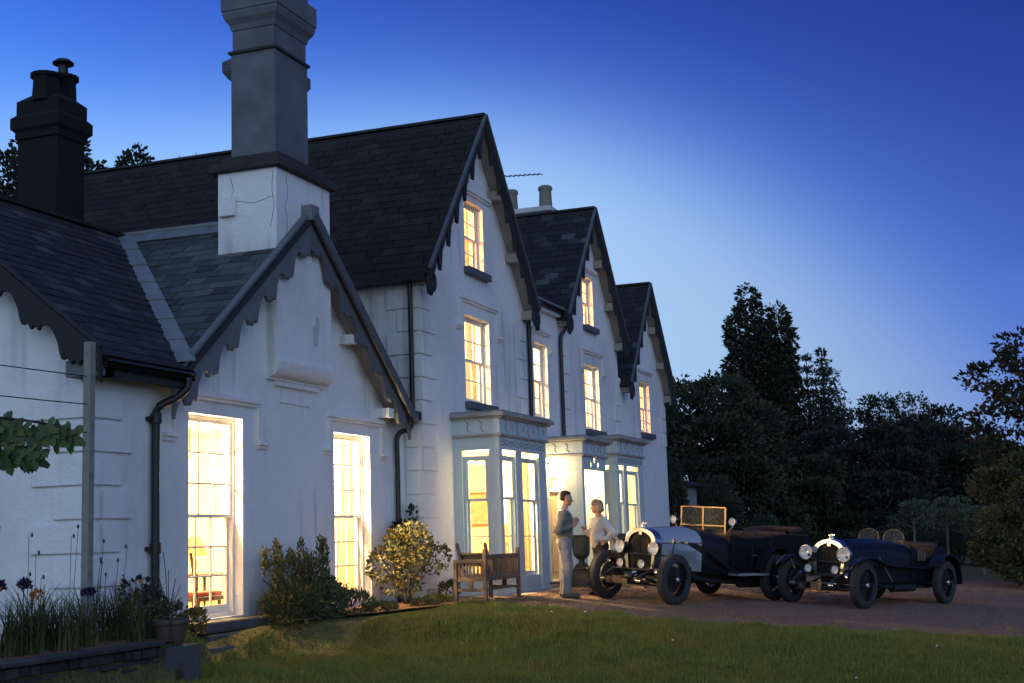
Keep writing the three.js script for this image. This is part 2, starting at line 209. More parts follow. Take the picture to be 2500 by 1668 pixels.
// ---------- the house ----------
const zM = -9.3, zB = -8.43, zW = -9.63, K = 1.22;
const G1 = { x: 23.42, y: 9.08 }, G2 = { x: 30.6, y: 8.83 }, G3 = { x: 35.62, y: 7.81 };
const house = thing('country_house', 'white rendered Victorian house with steep slate gables, fretted bargeboards and lit windows', 'house', 20.77, 0, zM);
const ry = (g, x) => g.y - K * Math.abs(x - g.x) - 0.14;
const OPEN = { u1: [22.9, 23.86, 6.08, 7.38], f1: [22.78, 24.03, 3.55, 5.17], f2: [26.56, 27.46, 3.55, 5.13], u2: [30.24, 31.06, 5.98, 7.18], f3: [30.12, 31.3, 3.5, 5.05], f4: [35.1, 36.1, 3.72, 5.1] };
{
  const s = poly([[20.77, -0.4], [37.75, -0.4], [37.75, ry(G3, 37.75)], [G3.x, ry(G3, G3.x)], [33.4, ry(G3, 33.4)], [33.0, 5.0], [32.98, ry(G2, 32.98)], [G2.x, ry(G2, G2.x)], [28.35, ry(G2, 28.35)], [28.3, 6.0], [26.1, 6.0], [26.08, ry(G1, 26.08)], [G1.x, ry(G1, G1.x)], [20.77, ry(G1, 20.77)]]);
  for (const k in OPEN) { const o = OPEN[k]; s.holes.push(hole(...o)); }
  s.holes.push(hole(22.3, 24.45, 0.12, 2.46), hole(29.72, 31.6, 0.12, 2.42), hole(27.15, 28.2, 0.12, 2.3));
  new MB().ext(s, 0.3, new THREE.Matrix4().makeTranslation(0, 0, zM - 0.3)).build('wall', MT.stucco, house);
  const mb = new MB();
  mb.ext(poly([[-9.602, -0.4], [-18.5, -0.4], [-18.5, 5.55], [-9.602, 5.55]]), 0.3, basis(V(0, 0, 1), V(0, 1, 0), V(-1, 0, 0), V(21.07, 0, 0)));
  mb.box(37.45, 37.75, -0.4, 4.9, -16, -9.602); mb.box(21.08, 37.44, -0.4, 5.4, -18.5, -18.2);
  mb.build('wall', MT.stucco, house, 'side and rear walls');
  // low wing
  const w = poly([[12.46, -0.4], [20.768, -0.4], [20.768, 3.08], [20.25, 3.10], [17.08, 5.66], [13.92, 3.10], [13.9, 3.36], [12.46, 3.36]]);
  w.holes.push(hole(14.4, 15.66, 0.18, 2.75), hole(18.24, 19.45, 0.2, 2.73));
  new MB().ext(w, 0.3, new THREE.Matrix4().makeTranslation(0, 0, zW - 0.3)).build('wall', MT.stucco, house, 'gabled front wall of the low wing');
  new MB().ext(poly([[-9.932, -0.4], [-15.6, -0.4], [-15.6, 3.36], [-12.6, 5.66], [-9.932, 3.52]]), 0.3, basis(V(0, 0, 1), V(0, 1, 0), V(-1, 0, 0), V(12.76, 0, 0))).build('wall', MT.stucco, house, 'gable end wall of the low wing');
  // plaster patches and a stepped plinth
  new MB().box(20.74, 20.768, 3.05, 3.6, -10.25, -9.75).build('render_patch', MT.stuccoOld, house);
}
// slates
const slateJobs = [];
function slates(parent, O, u, v, U, Vl, mats, mask, wid = 0.3, ex = 0.185) {
  const n = u.clone().cross(v).normalize(); if (n.y < 0) n.negate();
  const rows = Math.floor(Vl / ex);
  for (let j = 0; j < rows; j++) for (let i = -1; i < U / wid + 1; i++) {
    const jit = (R() - 0.5) * 0.02, uu = (i + (j % 2) * 0.5) * wid + jit, vv = j * ex;
    let a = Math.max(0, uu + 0.006), b = Math.min(U, uu + wid - 0.006); if (mask) { const [m0, m1] = mask(vv + ex * 0.5); a = Math.max(a, m0); b = Math.min(b, m1); }
    if (b - a < 0.05) continue;
    const c = O.clone().addScaledVector(u, (a + b) / 2).addScaledVector(v, vv + ex * 0.5 - 0.015).addScaledVector(n, 0.016 + 0.006 * R());
    const tilt = 0.045 + 0.03 * (R() - 0.5), v2 = v.clone().addScaledVector(n, -tilt).normalize(), n2 = u.clone().cross(v2).normalize(); if (n2.y < 0) n2.negate();
    const rot = (R() - 0.5) * 0.05, u2 = u.clone().addScaledVector(v2, rot).normalize();
    const mi = Math.min(3, Math.floor(Math.pow(clamp(fbm(c.x / 6 + c.z / 9 + 7, c.y / 5 + 3, 16, 3) * 0.5 + R() * 0.62 - 0.09, 0, 0.999), 1) * 4));
    slateJobs.push({ parent, m: basis(v2.clone().cross(n2).normalize(), v2, n2, c), s: [b - a, ex + 0.05], mat: mats[mi], mi, set: mats, d: c.distanceTo(camera.position) });
  }
}
const roofPart = (name, label) => { const g = sub(name, house, 20.77, 0, zM); if (label) g.userData.label = label; return g; };
{
  // main gables: slabs under the slates
  const gable = (G, x0, x1, zf, zb, label, mats, wid, ex) => {
    const p = roofPart('roof', label), yl = G.y - K * (G.x - x0), yr = G.y - K * (x1 - G.x);
    new MB().slab(V(x0, yl, zf), V(G.x, G.y, zf), V(G.x, G.y, zb), V(x0, yl, zb), 0.1).slab(V(G.x, G.y, zf), V(x1, yr, zf), V(x1, yr, zb), V(G.x, G.y, zb), 0.1).build('roof_deck', MT.roof, p);
    const v = V(G.x - x0, G.y - yl, 0), Lv = v.length(); v.normalize();
    slates(p, V(x0, yl, zf), V(0, 0, -1), v, zf - zb, Lv - 0.05, mats, null, wid, ex);
    const rt = new MB(); for (let z = zf; z > zb; z -= 0.45) rt.bar(V(G.x, G.y + 0.03, z - 0.005), V(G.x, G.y + 0.03, Math.max(zb, z - 0.44)), 0.16, 0.05); rt.build('ridge_tile', MT.bargeDark, p);
    return p;
  };
  gable(G1, 20.5, 26.2, -9.0, -18.6, 'dark brownish slate roof of the tallest gable', SL.main, 0.3, 0.2);
  gable(G2, 28.15, 33.05, -9.0, -14, 'slate roof of the middle gable', SL.far, 0.34, 0.2);
  gable(G3, 33.15, 37.98, -9.0, -14, 'slate roof of the far gable', SL.far, 0.34, 0.2);
  new MB().box(26.05, 28.4, 6.0, 6.06, -13, -9.12).build('lead_flat', MT.lead, house);
  // wing roofs
  const lp = roofPart('roof', 'front slope of the low wing roof, left of the valley');
  new MB().slab(V(12.2, 3.2, -9.3), V(13.93, 3.2, -9.3), V(17.08, 5.8, -12.6), V(12.2, 5.8, -12.6), 0.08).slab(V(12.2, 5.8, -12.6), V(20.7, 5.8, -12.6), V(20.7, 3.3, -15.8), V(12.2, 3.3, -15.8), 0.08).build('roof_deck', MT.roof, lp);
  { const v = V(0, 2.6, -3.3), L = v.length(); v.normalize(); slates(lp, V(12.2, 3.2, -9.3), V(1, 0, 0), v, 4.9, L, SL.left, (t) => [0, 1.68 + 3.15 * t / L], 0.3, 0.19); }
  const cp = roofPart('roof', 'left slope of the wing cross gable');
  new MB().slab(V(13.93, 3.25, -9.32), V(17.08, 5.8, -9.32), V(17.08, 5.8, -12.6), V(13.93, 3.25, -9.33), 0.08).slab(V(17.08, 5.8, -9.32), V(20.23, 3.25, -9.32), V(20.23, 3.25, -12.6), V(17.08, 5.8, -12.6), 0.08).build('roof_deck', MT.roof, cp);
  { const v = V(3.15, 2.55, 0), L = v.length(); v.normalize(); slates(cp, V(13.93, 3.25, -9.33), V(0, 0, -1), v, 3.27, L - 0.1, SL.wing, (t) => [0, 3.27 * t / L - 0.14], 0.3, 0.185); }
  // lead: valley and ridges, in short lapped sheets
  const vl = new MB(), A = V(13.86, 3.28, -9.32), B = V(17.0, 5.83, -12.55), lap = 7;
  for (let i = 0; i < lap; i++) { const a = A.clone().lerp(B, i / lap), b = A.clone().lerp(B, (i + 1.06) / lap); a.y += 0.03; b.y += 0.012; vl.bar(a, b, 0.26, 0.012, V(-0.55, 0.75, 0.4)); }
  vl.build('lead_valley', MT.lead, house);
  const rl = new MB(); for (let i = 0; i < 4; i++) { const z0 = -9.36 - i * 0.82; for (const sgn of [-1, 1]) rl.add(new THREE.BoxGeometry(0.30, 0.015, 0.84), new THREE.Matrix4().compose(V(17.08 + sgn * 0.11, 5.76 + 0.004 * i, z0 - 0.41), new THREE.Quaternion().setFromAxisAngle(V(0, 0, 1), -sgn * 0.68), V(1, 1, 1))); rl.cyl(V(17.08, 5.85 + 0.004 * i, z0), V(17.08, 5.85 + 0.004 * i, z0 - 0.84), 0.045, 0.045, 8); }
  rl.build('lead_ridge', MT.lead, house);
  const rr = new MB(); for (let x = 12.2; x < 17; x += 0.45) rr.bar(V(x, 5.84, -12.6), V(Math.min(17, x + 0.44), 5.84, -12.6), 0.16, 0.05); rr.build('ridge_tile', SL.left[1], house);
}
// bargeboards: rake from apex to foot, edge profile hung vertically
function barge(apex, foot, n, thick, period, base, deep, style, m, parentName = 'bargeboard', label) {
  const d = foot.clone().sub(apex), L = d.length(), s = d.clone().normalize(), sh = new THREE.Shape(), N = Math.max(2, Math.round(L / period)), p = L / N;
  sh.moveTo(0, 0); sh.lineTo(L, 0); sh.lineTo(L, -base - deep * 0.55);
  for (let i = N - 1; i >= 0; i--) {
    const q = (t) => i * p + t * p;
    if (style === 'cut') { sh.lineTo(q(1), -base - deep * 0.55); sh.quadraticCurveTo(q(0.93), -base - deep * 0.12, q(0.80), -base); sh.quadraticCurveTo(q(0.66), -base - deep * 0.05, q(0.55), -base - deep * 0.30); sh.lineTo(q(0.49), -base - deep * 0.62); sh.quadraticCurveTo(q(0.44), -base - deep * 0.52, q(0.38), -base - deep * 0.56); sh.lineTo(q(0.31), -base - deep * 0.86); sh.quadraticCurveTo(q(0.25), -base - deep * 0.70, q(0.19), -base - deep * 0.74); sh.lineTo(q(0.10), -base - deep); sh.quadraticCurveTo(q(0.03), -base - deep * 0.95, q(0.0), -base - deep * 0.55); }
    else { sh.lineTo(q(0.98), -base); sh.quadraticCurveTo(q(0.85), -base - deep * 0.3, q(0.80), -base - deep * 0.8); sh.lineTo(q(0.72), -base - deep * 0.66); sh.lineTo(q(0.64), -base - deep); sh.lineTo(q(0.56), -base - deep * 0.7); sh.quadraticCurveTo(q(0.52), -base - deep * 0.35, q(0.42), -base - deep * 0.30); sh.quadraticCurveTo(q(0.22), -base - deep * 0.42, q(0.05), -base); }
  }
  sh.lineTo(0, -base); sh.closePath();
  for (let i = 0; i < N; i++) { const add = (t, y, r) => { const h = new THREE.Path(); h.absarc((i + t) * p, y, r, 0, Math.PI * 2, true); sh.holes.push(h); }; if (style === 'pierced') { add(0.66, -base - deep * 0.30, deep * 0.14); add(0.25, -base * 0.62, base * 0.2); add(0.45, -base * 0.62, base * 0.16); } }
  const z = n.clone().normalize(), x = s, y = V(0, 1, 0);
  return new MB().ext(sh, thick, basis(x, y, z, apex), { curveSegments: 5 }).build(parentName, m, house, label);
}
{
  // tallest, middle and far gables
  for (const [G, xl, xr] of [[G1, 20.55, 26.2], [G2, 28.2, 33.02], [G3, 33.2, 37.95]]) for (const e of [xl, xr]) {
    const zf = -9.06, ap = V(G.x, G.y - 0.02, zf), ft = V(e, G.y - K * Math.abs(e - G.x) - 0.02, zf);
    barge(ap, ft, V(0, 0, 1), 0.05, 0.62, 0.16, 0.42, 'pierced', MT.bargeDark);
    new MB().bar(ap.clone().add(V(0, 0.04, 0.065)), ft.clone().add(V(0, 0.04, 0.065)), 0.05, 0.06, V(0, 0, 1)).build('barge_capping', MT.leadTrim, house);
    // scroll at the foot
    const sg = Math.sign(G.x - e), sc = new MB(); const t = new THREE.TorusGeometry(0.17, 0.03, 6, 20); t.translate(ft.x + sg * 0.14, ft.y - 0.16, zf + 0.03); sc.add(t); const t2 = new THREE.TorusGeometry(0.08, 0.022, 6, 14); t2.translate(ft.x + sg * 0.14, ft.y - 0.16, zf + 0.03); sc.add(t2); sc.build('scroll', MT.bargeDark, house);
    // soffit boards and purlin ends
    new MB().slab(V(G.x, G.y - 0.16, zM), V(G.x, G.y - 0.16, zf), ft.clone().setY(ft.y - 0.14), V(ft.x, ft.y - 0.14, zM), 0.02).build('soffit', MT.soffit, house);
    for (const f of [0.3, 0.62, 0.93]) { const c = ap.clone().lerp(ft, f); new MB().box(c.x - 0.11, c.x + 0.11, c.y - 0.42, c.y - 0.24, zM - 0.02, zf - 0.02).build('purlin_end', MT.soffit, house); }
  }
  const zf = -9.40;
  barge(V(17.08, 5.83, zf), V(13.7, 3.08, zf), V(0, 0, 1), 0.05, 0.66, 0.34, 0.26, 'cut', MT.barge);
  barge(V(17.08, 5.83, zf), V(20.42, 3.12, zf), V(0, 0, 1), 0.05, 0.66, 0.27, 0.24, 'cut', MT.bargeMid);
  new MB().bar(V(17.08, 5.80, zf + 0.12), V(20.5, 3.03, zf + 0.12), 0.16, 0.05, V(0, 0, 1)).bar(V(17.08, 5.90, zf + 0.06), V(20.5, 3.12, zf + 0.06), 0.05, 0.10, V(0, 0, 1)).build('barge_moulding', MT.leadTrim, house);
  new MB().bar(V(17.1, 5.88, zf + 0.02), V(13.7, 3.12, zf + 0.02), 0.10, 0.03, V(-0.6, 0.8, 0)).build('barge_capping', MT.barge, house);
  new MB().box(16.98, 17.2, 5.72, 5.95, zf - 0.05, zf + 0.13).build('apex_block', MT.lead, house);
  new MB().slab(V(17.08, 5.62, zW), V(17.08, 5.62, zf), V(20.3, 3.02, zf), V(20.3, 3.02, zW), 0.02).slab(V(17.08, 5.62, zf), V(17.08, 5.62, zW), V(13.9, 3.05, zW), V(13.9, 3.05, zf), 0.02).build('soffit', MT.soffit, house);
  new MB().box(19.72, 19.92, 3.05, 3.2, zW, zf - 0.01).box(18.45, 18.62, 4.1, 4.24, zW, zf - 0.01).build('purlin_end', MT.stucco, house);
  // left gable end of the wing
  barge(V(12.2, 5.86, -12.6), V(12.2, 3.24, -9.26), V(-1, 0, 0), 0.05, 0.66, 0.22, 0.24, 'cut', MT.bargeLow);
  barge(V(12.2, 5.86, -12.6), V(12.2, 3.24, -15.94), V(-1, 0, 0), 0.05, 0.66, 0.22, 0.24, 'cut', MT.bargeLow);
  new MB().bar(V(12.17, 5.9, -12.6), V(12.17, 3.28, -9.26), 0.035, 0.05, V(-1, 0, 0)).build('barge_capping', SL.left[0], house);
  new MB().box(12.2, 12.46, 2.98, 3.16, -9.75, -9.3).build('purlin_end', MT.barge, house);
}
// chimneys
{
  const c = sub('chimney', house, 17, 5, -9.9); c.userData.label = 'tall stack rising from the wing gable';
  new MB().box(16.28, 17.86, 3.72, 6.36, -10.4, -9.45).build('chimney_base', MT.stucco, c);
  new MB().box(16.2, 16.27, 5.72, 6.0, -10.35, -10.1).build('shoulder', MT.stucco, c);
  const slab = new MB(); slab.rbox(16.2, 17.95, 6.362, 6.5, -10.52, -9.36, 0.03); slab.rbox(16.34, 17.7, 6.502, 6.62, -10.4, -9.44, 0.04); slab.build('cap_stone', MT.darkstone, c);
  const S = [16.38, 17.34, -10.24, -9.52];
  const sh = new MB(); sh.box(S[0], S[1], 6.62, 8.16, S[2], S[3]); sh.box(S[0] + 0.015, S[1] - 0.015, 8.22, 8.52, S[2] + 0.015, S[3] - 0.015); sh.build('shaft', MT.render, c);
  const ring = (mb, x0, x1, z0, z1, pts) => { for (let i = 0; i < pts.length - 1; i++) { const [o0, y0] = pts[i], [o1, y1] = pts[i + 1], f = (o, y) => [V(x0 - o, y, z1 + o), V(x1 + o, y, z1 + o), V(x1 + o, y, z0 - o), V(x0 - o, y, z0 - o)], a = f(o0, y0), b = f(o1, y1); for (let k = 0; k < 4; k++) mb.quad(a[k], a[(k + 1) % 4], b[(k + 1) % 4], b[k]); } };
  const band = new MB(); ring(band, ...S, [[-0.02, 8.155], [0.035, 8.16], [0.035, 8.2], [-0.02, 8.222]]); band.build('string_course', MT.darkstone, c);
  const cap = new MB(); ring(cap, ...S, [[-0.02, 8.52], [0.0, 8.52], [0.02, 8.6], [0.075, 8.68], [0.095, 8.76], [0.095, 8.8], [0.11, 8.8], [0.11, 9.1], [0.02, 9.16], [0.02, 9.5], [-0.3, 9.5]]); cap.build('chimney_cap', MT.render, c);
  // second shaft behind with its own cap
  const S2 = [17.72, 18.72, -11.0, -10.45]; new MB().box(S2[0], S2[1], 5.2, 8.24, S2[2], S2[3]).build('shaft', MT.render, c, 'rear shaft half hidden by the front one');
  const cap2 = new MB(); ring(cap2, ...S2, [[-0.02, 8.24], [0.0, 8.24], [0.09, 8.32], [0.15, 8.42], [0.15, 8.58], [0.08, 8.64], [0.0, 8.7], [0.0, 9.3], [-0.3, 9.3]]); cap2.build('chimney_cap', MT.render, c);
  const pr = new MB(); pr.box(16.28, 17.86, 3.62, 3.719, zW, -9.45);   // corbelled foot of the flue breast
  const cs = new THREE.Shape(); cs.moveTo(0, 0); cs.lineTo(0.22, 0); cs.lineTo(0.22, -0.04); cs.quadraticCurveTo(0.20, -0.22, 0.06, -0.24); cs.lineTo(0.06, -0.27); cs.lineTo(0, -0.27); cs.closePath();
  pr.ext(cs, 1.62, basis(V(0, 0, 1), V(0, 1, 0), V(-1, 0, 0), V(17.88, 3.62, zW)));
  pr.box(16.45, 17.7, 3.28, 3.345, zW, zW + 0.05); pr.box(16.62, 17.5, 3.05, 3.075, zW, zW + 0.02);
  pr.build('corbel', MT.stucco, c);
  new MB().rbox(17.3, 17.45, 3.92, 4.22, -9.47, -9.446, 0.008).rbox(17.38, 17.5, 4.1, 4.36, -9.47, -9.447, 0.008).build('render_patch', MT.stuccoOld, c);
  for (const q of [[[16.55, 6.3], [16.6, 6.0], [16.52, 5.85], [16.58, 5.6], [16.5, 5.3]], [[17.0, 5.98], [17.3, 5.92], [17.6, 5.95]]]) new MB().tube(q.map((p) => V(p[0], p[1], -9.4495)), 0.0035, 24, 4).build('crack', MT.darkstone, c);
  for (const q of [[[-9.5, 6.32], [-9.52, 6.05], [-9.49, 5.8], [-9.55, 5.5]], [[-9.5, 5.95], [-9.8, 5.88], [-10.1, 5.93], [-10.3, 5.9]], [[-10.2, 6.3], [-10.15, 6.1], [-10.22, 5.95]]]) new MB().tube(q.map((p) => V(16.2795, p[1], p[0])), 0.0035, 24, 4).build('crack', MT.darkstone, c);
  // dark stack on the wing ridge
  const d = sub('chimney', house, 15.5, 5.5, -12.8); d.userData.label = 'dark brick stack with two pots on the wing ridge';
  const D = [15.5, 16.12, -13.3, -12.6]; new MB().box(D[0], D[1], 4.6, 7.05, D[2], D[3]).build('shaft', MT.blackstack, d);
  const dc = new MB(); ring(dc, ...D, [[-0.02, 7.05], [0.03, 7.05], [0.03, 7.15], [0.08, 7.2], [0.08, 7.36], [0.02, 7.42], [0.02, 7.62], [-0.12, 7.74], [-0.3, 7.76]]); dc.build('chimney_cap', MT.blackstack, d);
  for (const [x, h] of [[15.62, 8.02], [15.98, 8.1]]) { new MB().lathe([[0.21, 7.6], [0.19, h - 0.06], [0.235, h - 0.05], [0.235, h], [0.16, h + 0.02], [0.14, 7.7]], 14, new THREE.Matrix4().makeTranslation(x, 0, -12.9)).build('chimney_pot', MT.blackstack, d); }
  new MB().cyl(V(15.98, 8.05, -12.9), V(15.98, 8.28, -12.9), 0.08, 0.07, 10).lathe([[0.001, 8.38], [0.1, 8.37], [0.16, 8.32], [0.16, 8.30], [0.001, 8.28]], 14, new THREE.Matrix4().makeTranslation(15.98, 0, -12.9)).build('cowl', MT.iron, d);
  // far stack with two buff pots
  const f = sub('chimney', house, 34, 8, -12); f.userData.label = 'low pale stack with two buff pots behind the middle gable';
  new MB().box(33.9, 35.2, 6, 9.75, -12.9, -11.3).build('shaft', MT.stuccoOld, f); new MB().rbox(33.8, 35.3, 9.752, 9.9, -13.0, -11.2, 0.03).build('cap_stone', MT.stuccoOld, f);
  for (const z of [-12.5, -11.5]) new MB().lathe([[0.19, 9.9], [0.165, 10.42], [0.2, 10.45], [0.2, 10.52], [0.16, 10.56], [0.13, 10.5]], 14, new THREE.Matrix4().makeTranslation(34.3, 0, z)).build('chimney_pot', MT.pot, f);
  // aerial behind the ridge
  const a = new MB(); a.cyl(V(32.2, 8.6, -11.9), V(32.2, 10.35, -11.9), 0.018, 0.015, 6); a.bar(V(32.05, 10.34, -11.9), V(32.35, 10.36, -10.95), 0.02, 0.02); for (let i = 0; i < 9; i++) { const q = V(32.05, 10.34, -11.9).lerp(V(32.35, 10.36, -10.95), i / 8); a.bar(q.clone().add(V(-0.18, -0.02, 0)), q.clone().add(V(0.18, 0.02, 0.0)), 0.015, 0.015); } a.build('aerial', MT.iron, house);
}
// quoins
{
  const q = (x0, x1, y0, y1, z0, z1) => new MB().rbox(x0, x1, y0, y1, z0, z1, 0.012).build('quoin', MT.stucco, house);
  for (let i = 0; i < 14; i++) { const y = 0.25 + i * 0.395, a = i % 2 ? 0.62 : 0.42, b = i % 2 ? 0.42 : 0.62; if (y > 5.5) break; const low = y < 3.3; q(20.752, 20.77 + a, y, y + 0.36, zM, zM + 0.03); q(20.742, 20.769, y, y + 0.36, low ? -9.6 : zM - b, zM - 0.001); }
  for (let i = 0; i < 7; i++) { const y = 0.3 + i * 0.375, a = i % 2 ? 0.75 : 0.55; q(12.422, 12.46 + a, y, y + 0.325, zW, zW + 0.038); q(12.422, 12.459, y, y + 0.325, zW - (i % 2 ? 0.45 : 0.75), zW - 0.001); }
  for (let i = 0; i < 13; i++) { const y = 0.3 + i * 0.395, a = i % 2 ? 0.6 : 0.4; if (y < 5.4) q(26.08 - a, 26.08, y, y + 0.36, zM, zM + 0.026); if (y > 3.3 && y < 5.2) q(28.35, 28.35 + a, y, y + 0.36, zM, zM + 0.026); if (y > 3.3 && y < 4.6) { q(37.75 - a, 37.762, y, y + 0.36, zM, zM + 0.026); q(33.0 - a * 0.8, 33.0, y, y + 0.36, zM, zM + 0.026); } }
}
// gutters and downpipes
{
  const dp = (pts, r = 0.042) => { const mb = new MB().tube(pts, r, pts.length * 7, 8); return mb; };
  const gut = (a, b, r = 0.06) => { const d = b.clone().sub(a), L = d.length(), g = new THREE.CylinderGeometry(r, r, L, 10, 1, true, 0, Math.PI); const q = new THREE.Quaternion().setFromUnitVectors(V(0, 1, 0), d.normalize()); return [g, q, a.clone().add(b).multiplyScalar(0.5)]; };
  const gx = (x0, x1, y, z, rot) => { const g = new THREE.CylinderGeometry(0.065, 0.065, x1 - x0, 12, 1, false, 0, Math.PI); g.rotateX(Math.PI); g.rotateZ(Math.PI / 2); g.rotateX(rot); g.translate((x0 + x1) / 2, y, z); return g; };
  new MB().add(gx(12.25, 13.95, 3.13, -9.24, -Math.PI / 2)).box(12.25, 13.9, 3.13, 3.155, -9.31, -9.18).build('gutter', MT.iron, house);
  new MB().box(12.3, 13.95, 2.98, 3.12, -9.45, -9.3).build('fascia', MT.bargeDark, house);
  dp([V(13.82, 3.1, -9.26), V(13.82, 2.98, -9.26), V(13.74, 2.86, -9.36), V(13.62, 2.76, -9.5), V(13.6, 2.6, -9.55), V(13.6, 1.4, -9.55), V(13.6, 0.0, -9.55)], 0.05).build('downpipe', MT.iron, house);
  const jc = new MB(); for (const y of [2.55, 1.02]) jc.cyl(V(13.6, y, -9.55), V(13.6, y + 0.12, -9.55), 0.066, 0.066, 12).box(13.5, 13.7, y + 0.03, y + 0.08, -9.63, -9.55); jc.build('pipe_collar', MT.iron, house);
  new MB().box(20.25, 20.72, 3.06, 3.2, -9.42, -9.28).rbox(20.3, 20.6, 2.98, 3.08, -9.45, -9.3, 0.02).build('gutter', MT.iron, house);
  dp([V(20.52, 3.02, -9.38), V(20.5, 2.9, -9.4), V(20.38, 2.86, -9.5), V(20.33, 2.74, -9.56), V(20.33, 2.3, -9.56), V(20.33, 1.2, -9.56), V(20.33, 0.0, -9.56)]).build('downpipe', MT.iron, house);
  dp([V(20.66, 5.52, zM - 0.12), V(20.66, 5.4, zM - 0.12), V(20.67, 4.6, zM - 0.12), V(20.67, 3.2, zM - 0.12)], 0.045).build('downpipe', MT.iron, house);
  new MB().box(20.44, 20.62, 5.42, 5.5, -18.4, -9.06).build('gutter', MT.iron, house);
  new MB().add(gx(26.2, 28.3, 5.97, zM + 0.2, -Math.PI / 2)).build('gutter', MT.iron, house); new MB().box(26.2, 28.3, 5.99, 6.02, zM, zM + 0.23).build('gutter_lead', MT.lead, house); new MB().box(26.12, 28.32, 5.84, 5.97, zM + 0.002, zM + 0.12).build('fascia', MT.paint, house);
  new MB().rbox(26.2, 26.42, 5.78, 5.96, zM + 0.12, zM + 0.28, 0.02).build('hopper', MT.iron, house); new MB().rbox(28.18, 28.42, 5.75, 5.98, zM + 0.1, zM + 0.28, 0.02).build('hopper', MT.iron, house);
  dp([V(26.32, 5.8, zM + 0.2), V(26.32, 5.65, zM + 0.18), V(26.2, 5.55, zM + 0.1), V(26.14, 5.45, zM + 0.07), V(26.14, 4.6, zM + 0.07), V(26.12, 3.45, zM + 0.07)], 0.045).build('downpipe', MT.iron, house);
  dp([V(28.3, 5.78, zM + 0.18), V(28.3, 5.6, zM + 0.16), V(28.24, 5.45, zM + 0.08), V(28.22, 5.2, zM + 0.07), V(28.22, 4.4, zM + 0.07), V(28.22, 3.2, zM + 0.07)], 0.045).build('downpipe', MT.iron, house);
}
// label moulds over the windows
function hood(x0, x1, y, drop, z, ret = 0.2) {
  const mb = new MB(); mb.box(x0, x1, y - 0.03, y + 0.03, z, z + 0.075); mb.box(x0 + 0.03, x1 - 0.03, y - 0.075, y - 0.031, z, z + 0.04);
  if (drop) for (const s of [0, 1]) { const a = s ? x1 - 0.06 : x0; mb.box(a, a + 0.06, y - drop, y - 0.076, z, z + 0.05); const b0 = s ? x1 - 0.06 : x0 - ret, b1 = s ? x1 + ret - 0.0 : x0 + 0.06; mb.box(b0, b1, y - drop - 0.05, y - drop - 0.002, z, z + 0.075); mb.box(b0 + 0.02, b1 - 0.02, y - drop - 0.1, y - drop - 0.052, z, z + 0.035); }
  mb.build('hood_mould', MT.stucco, house);
}
hood(14.02, 16.05, 3.0, 0.53, zW); hood(18.02, 19.86, 2.98, 0.5, zW, 0.16);
hood(22.55, 24.45, 5.47, 0.52, zM, 0.2); hood(26.42, 27.62, 5.4, 0.36, zM, 0.12); hood(29.95, 31.6, 5.38, 0.45, zM, 0.15); hood(34.9, 36.4, 5.42, 0, zM); hood(22.72, 24.2, 7.58, 0, zM); hood(30.05, 31.35, 7.38, 0, zM);
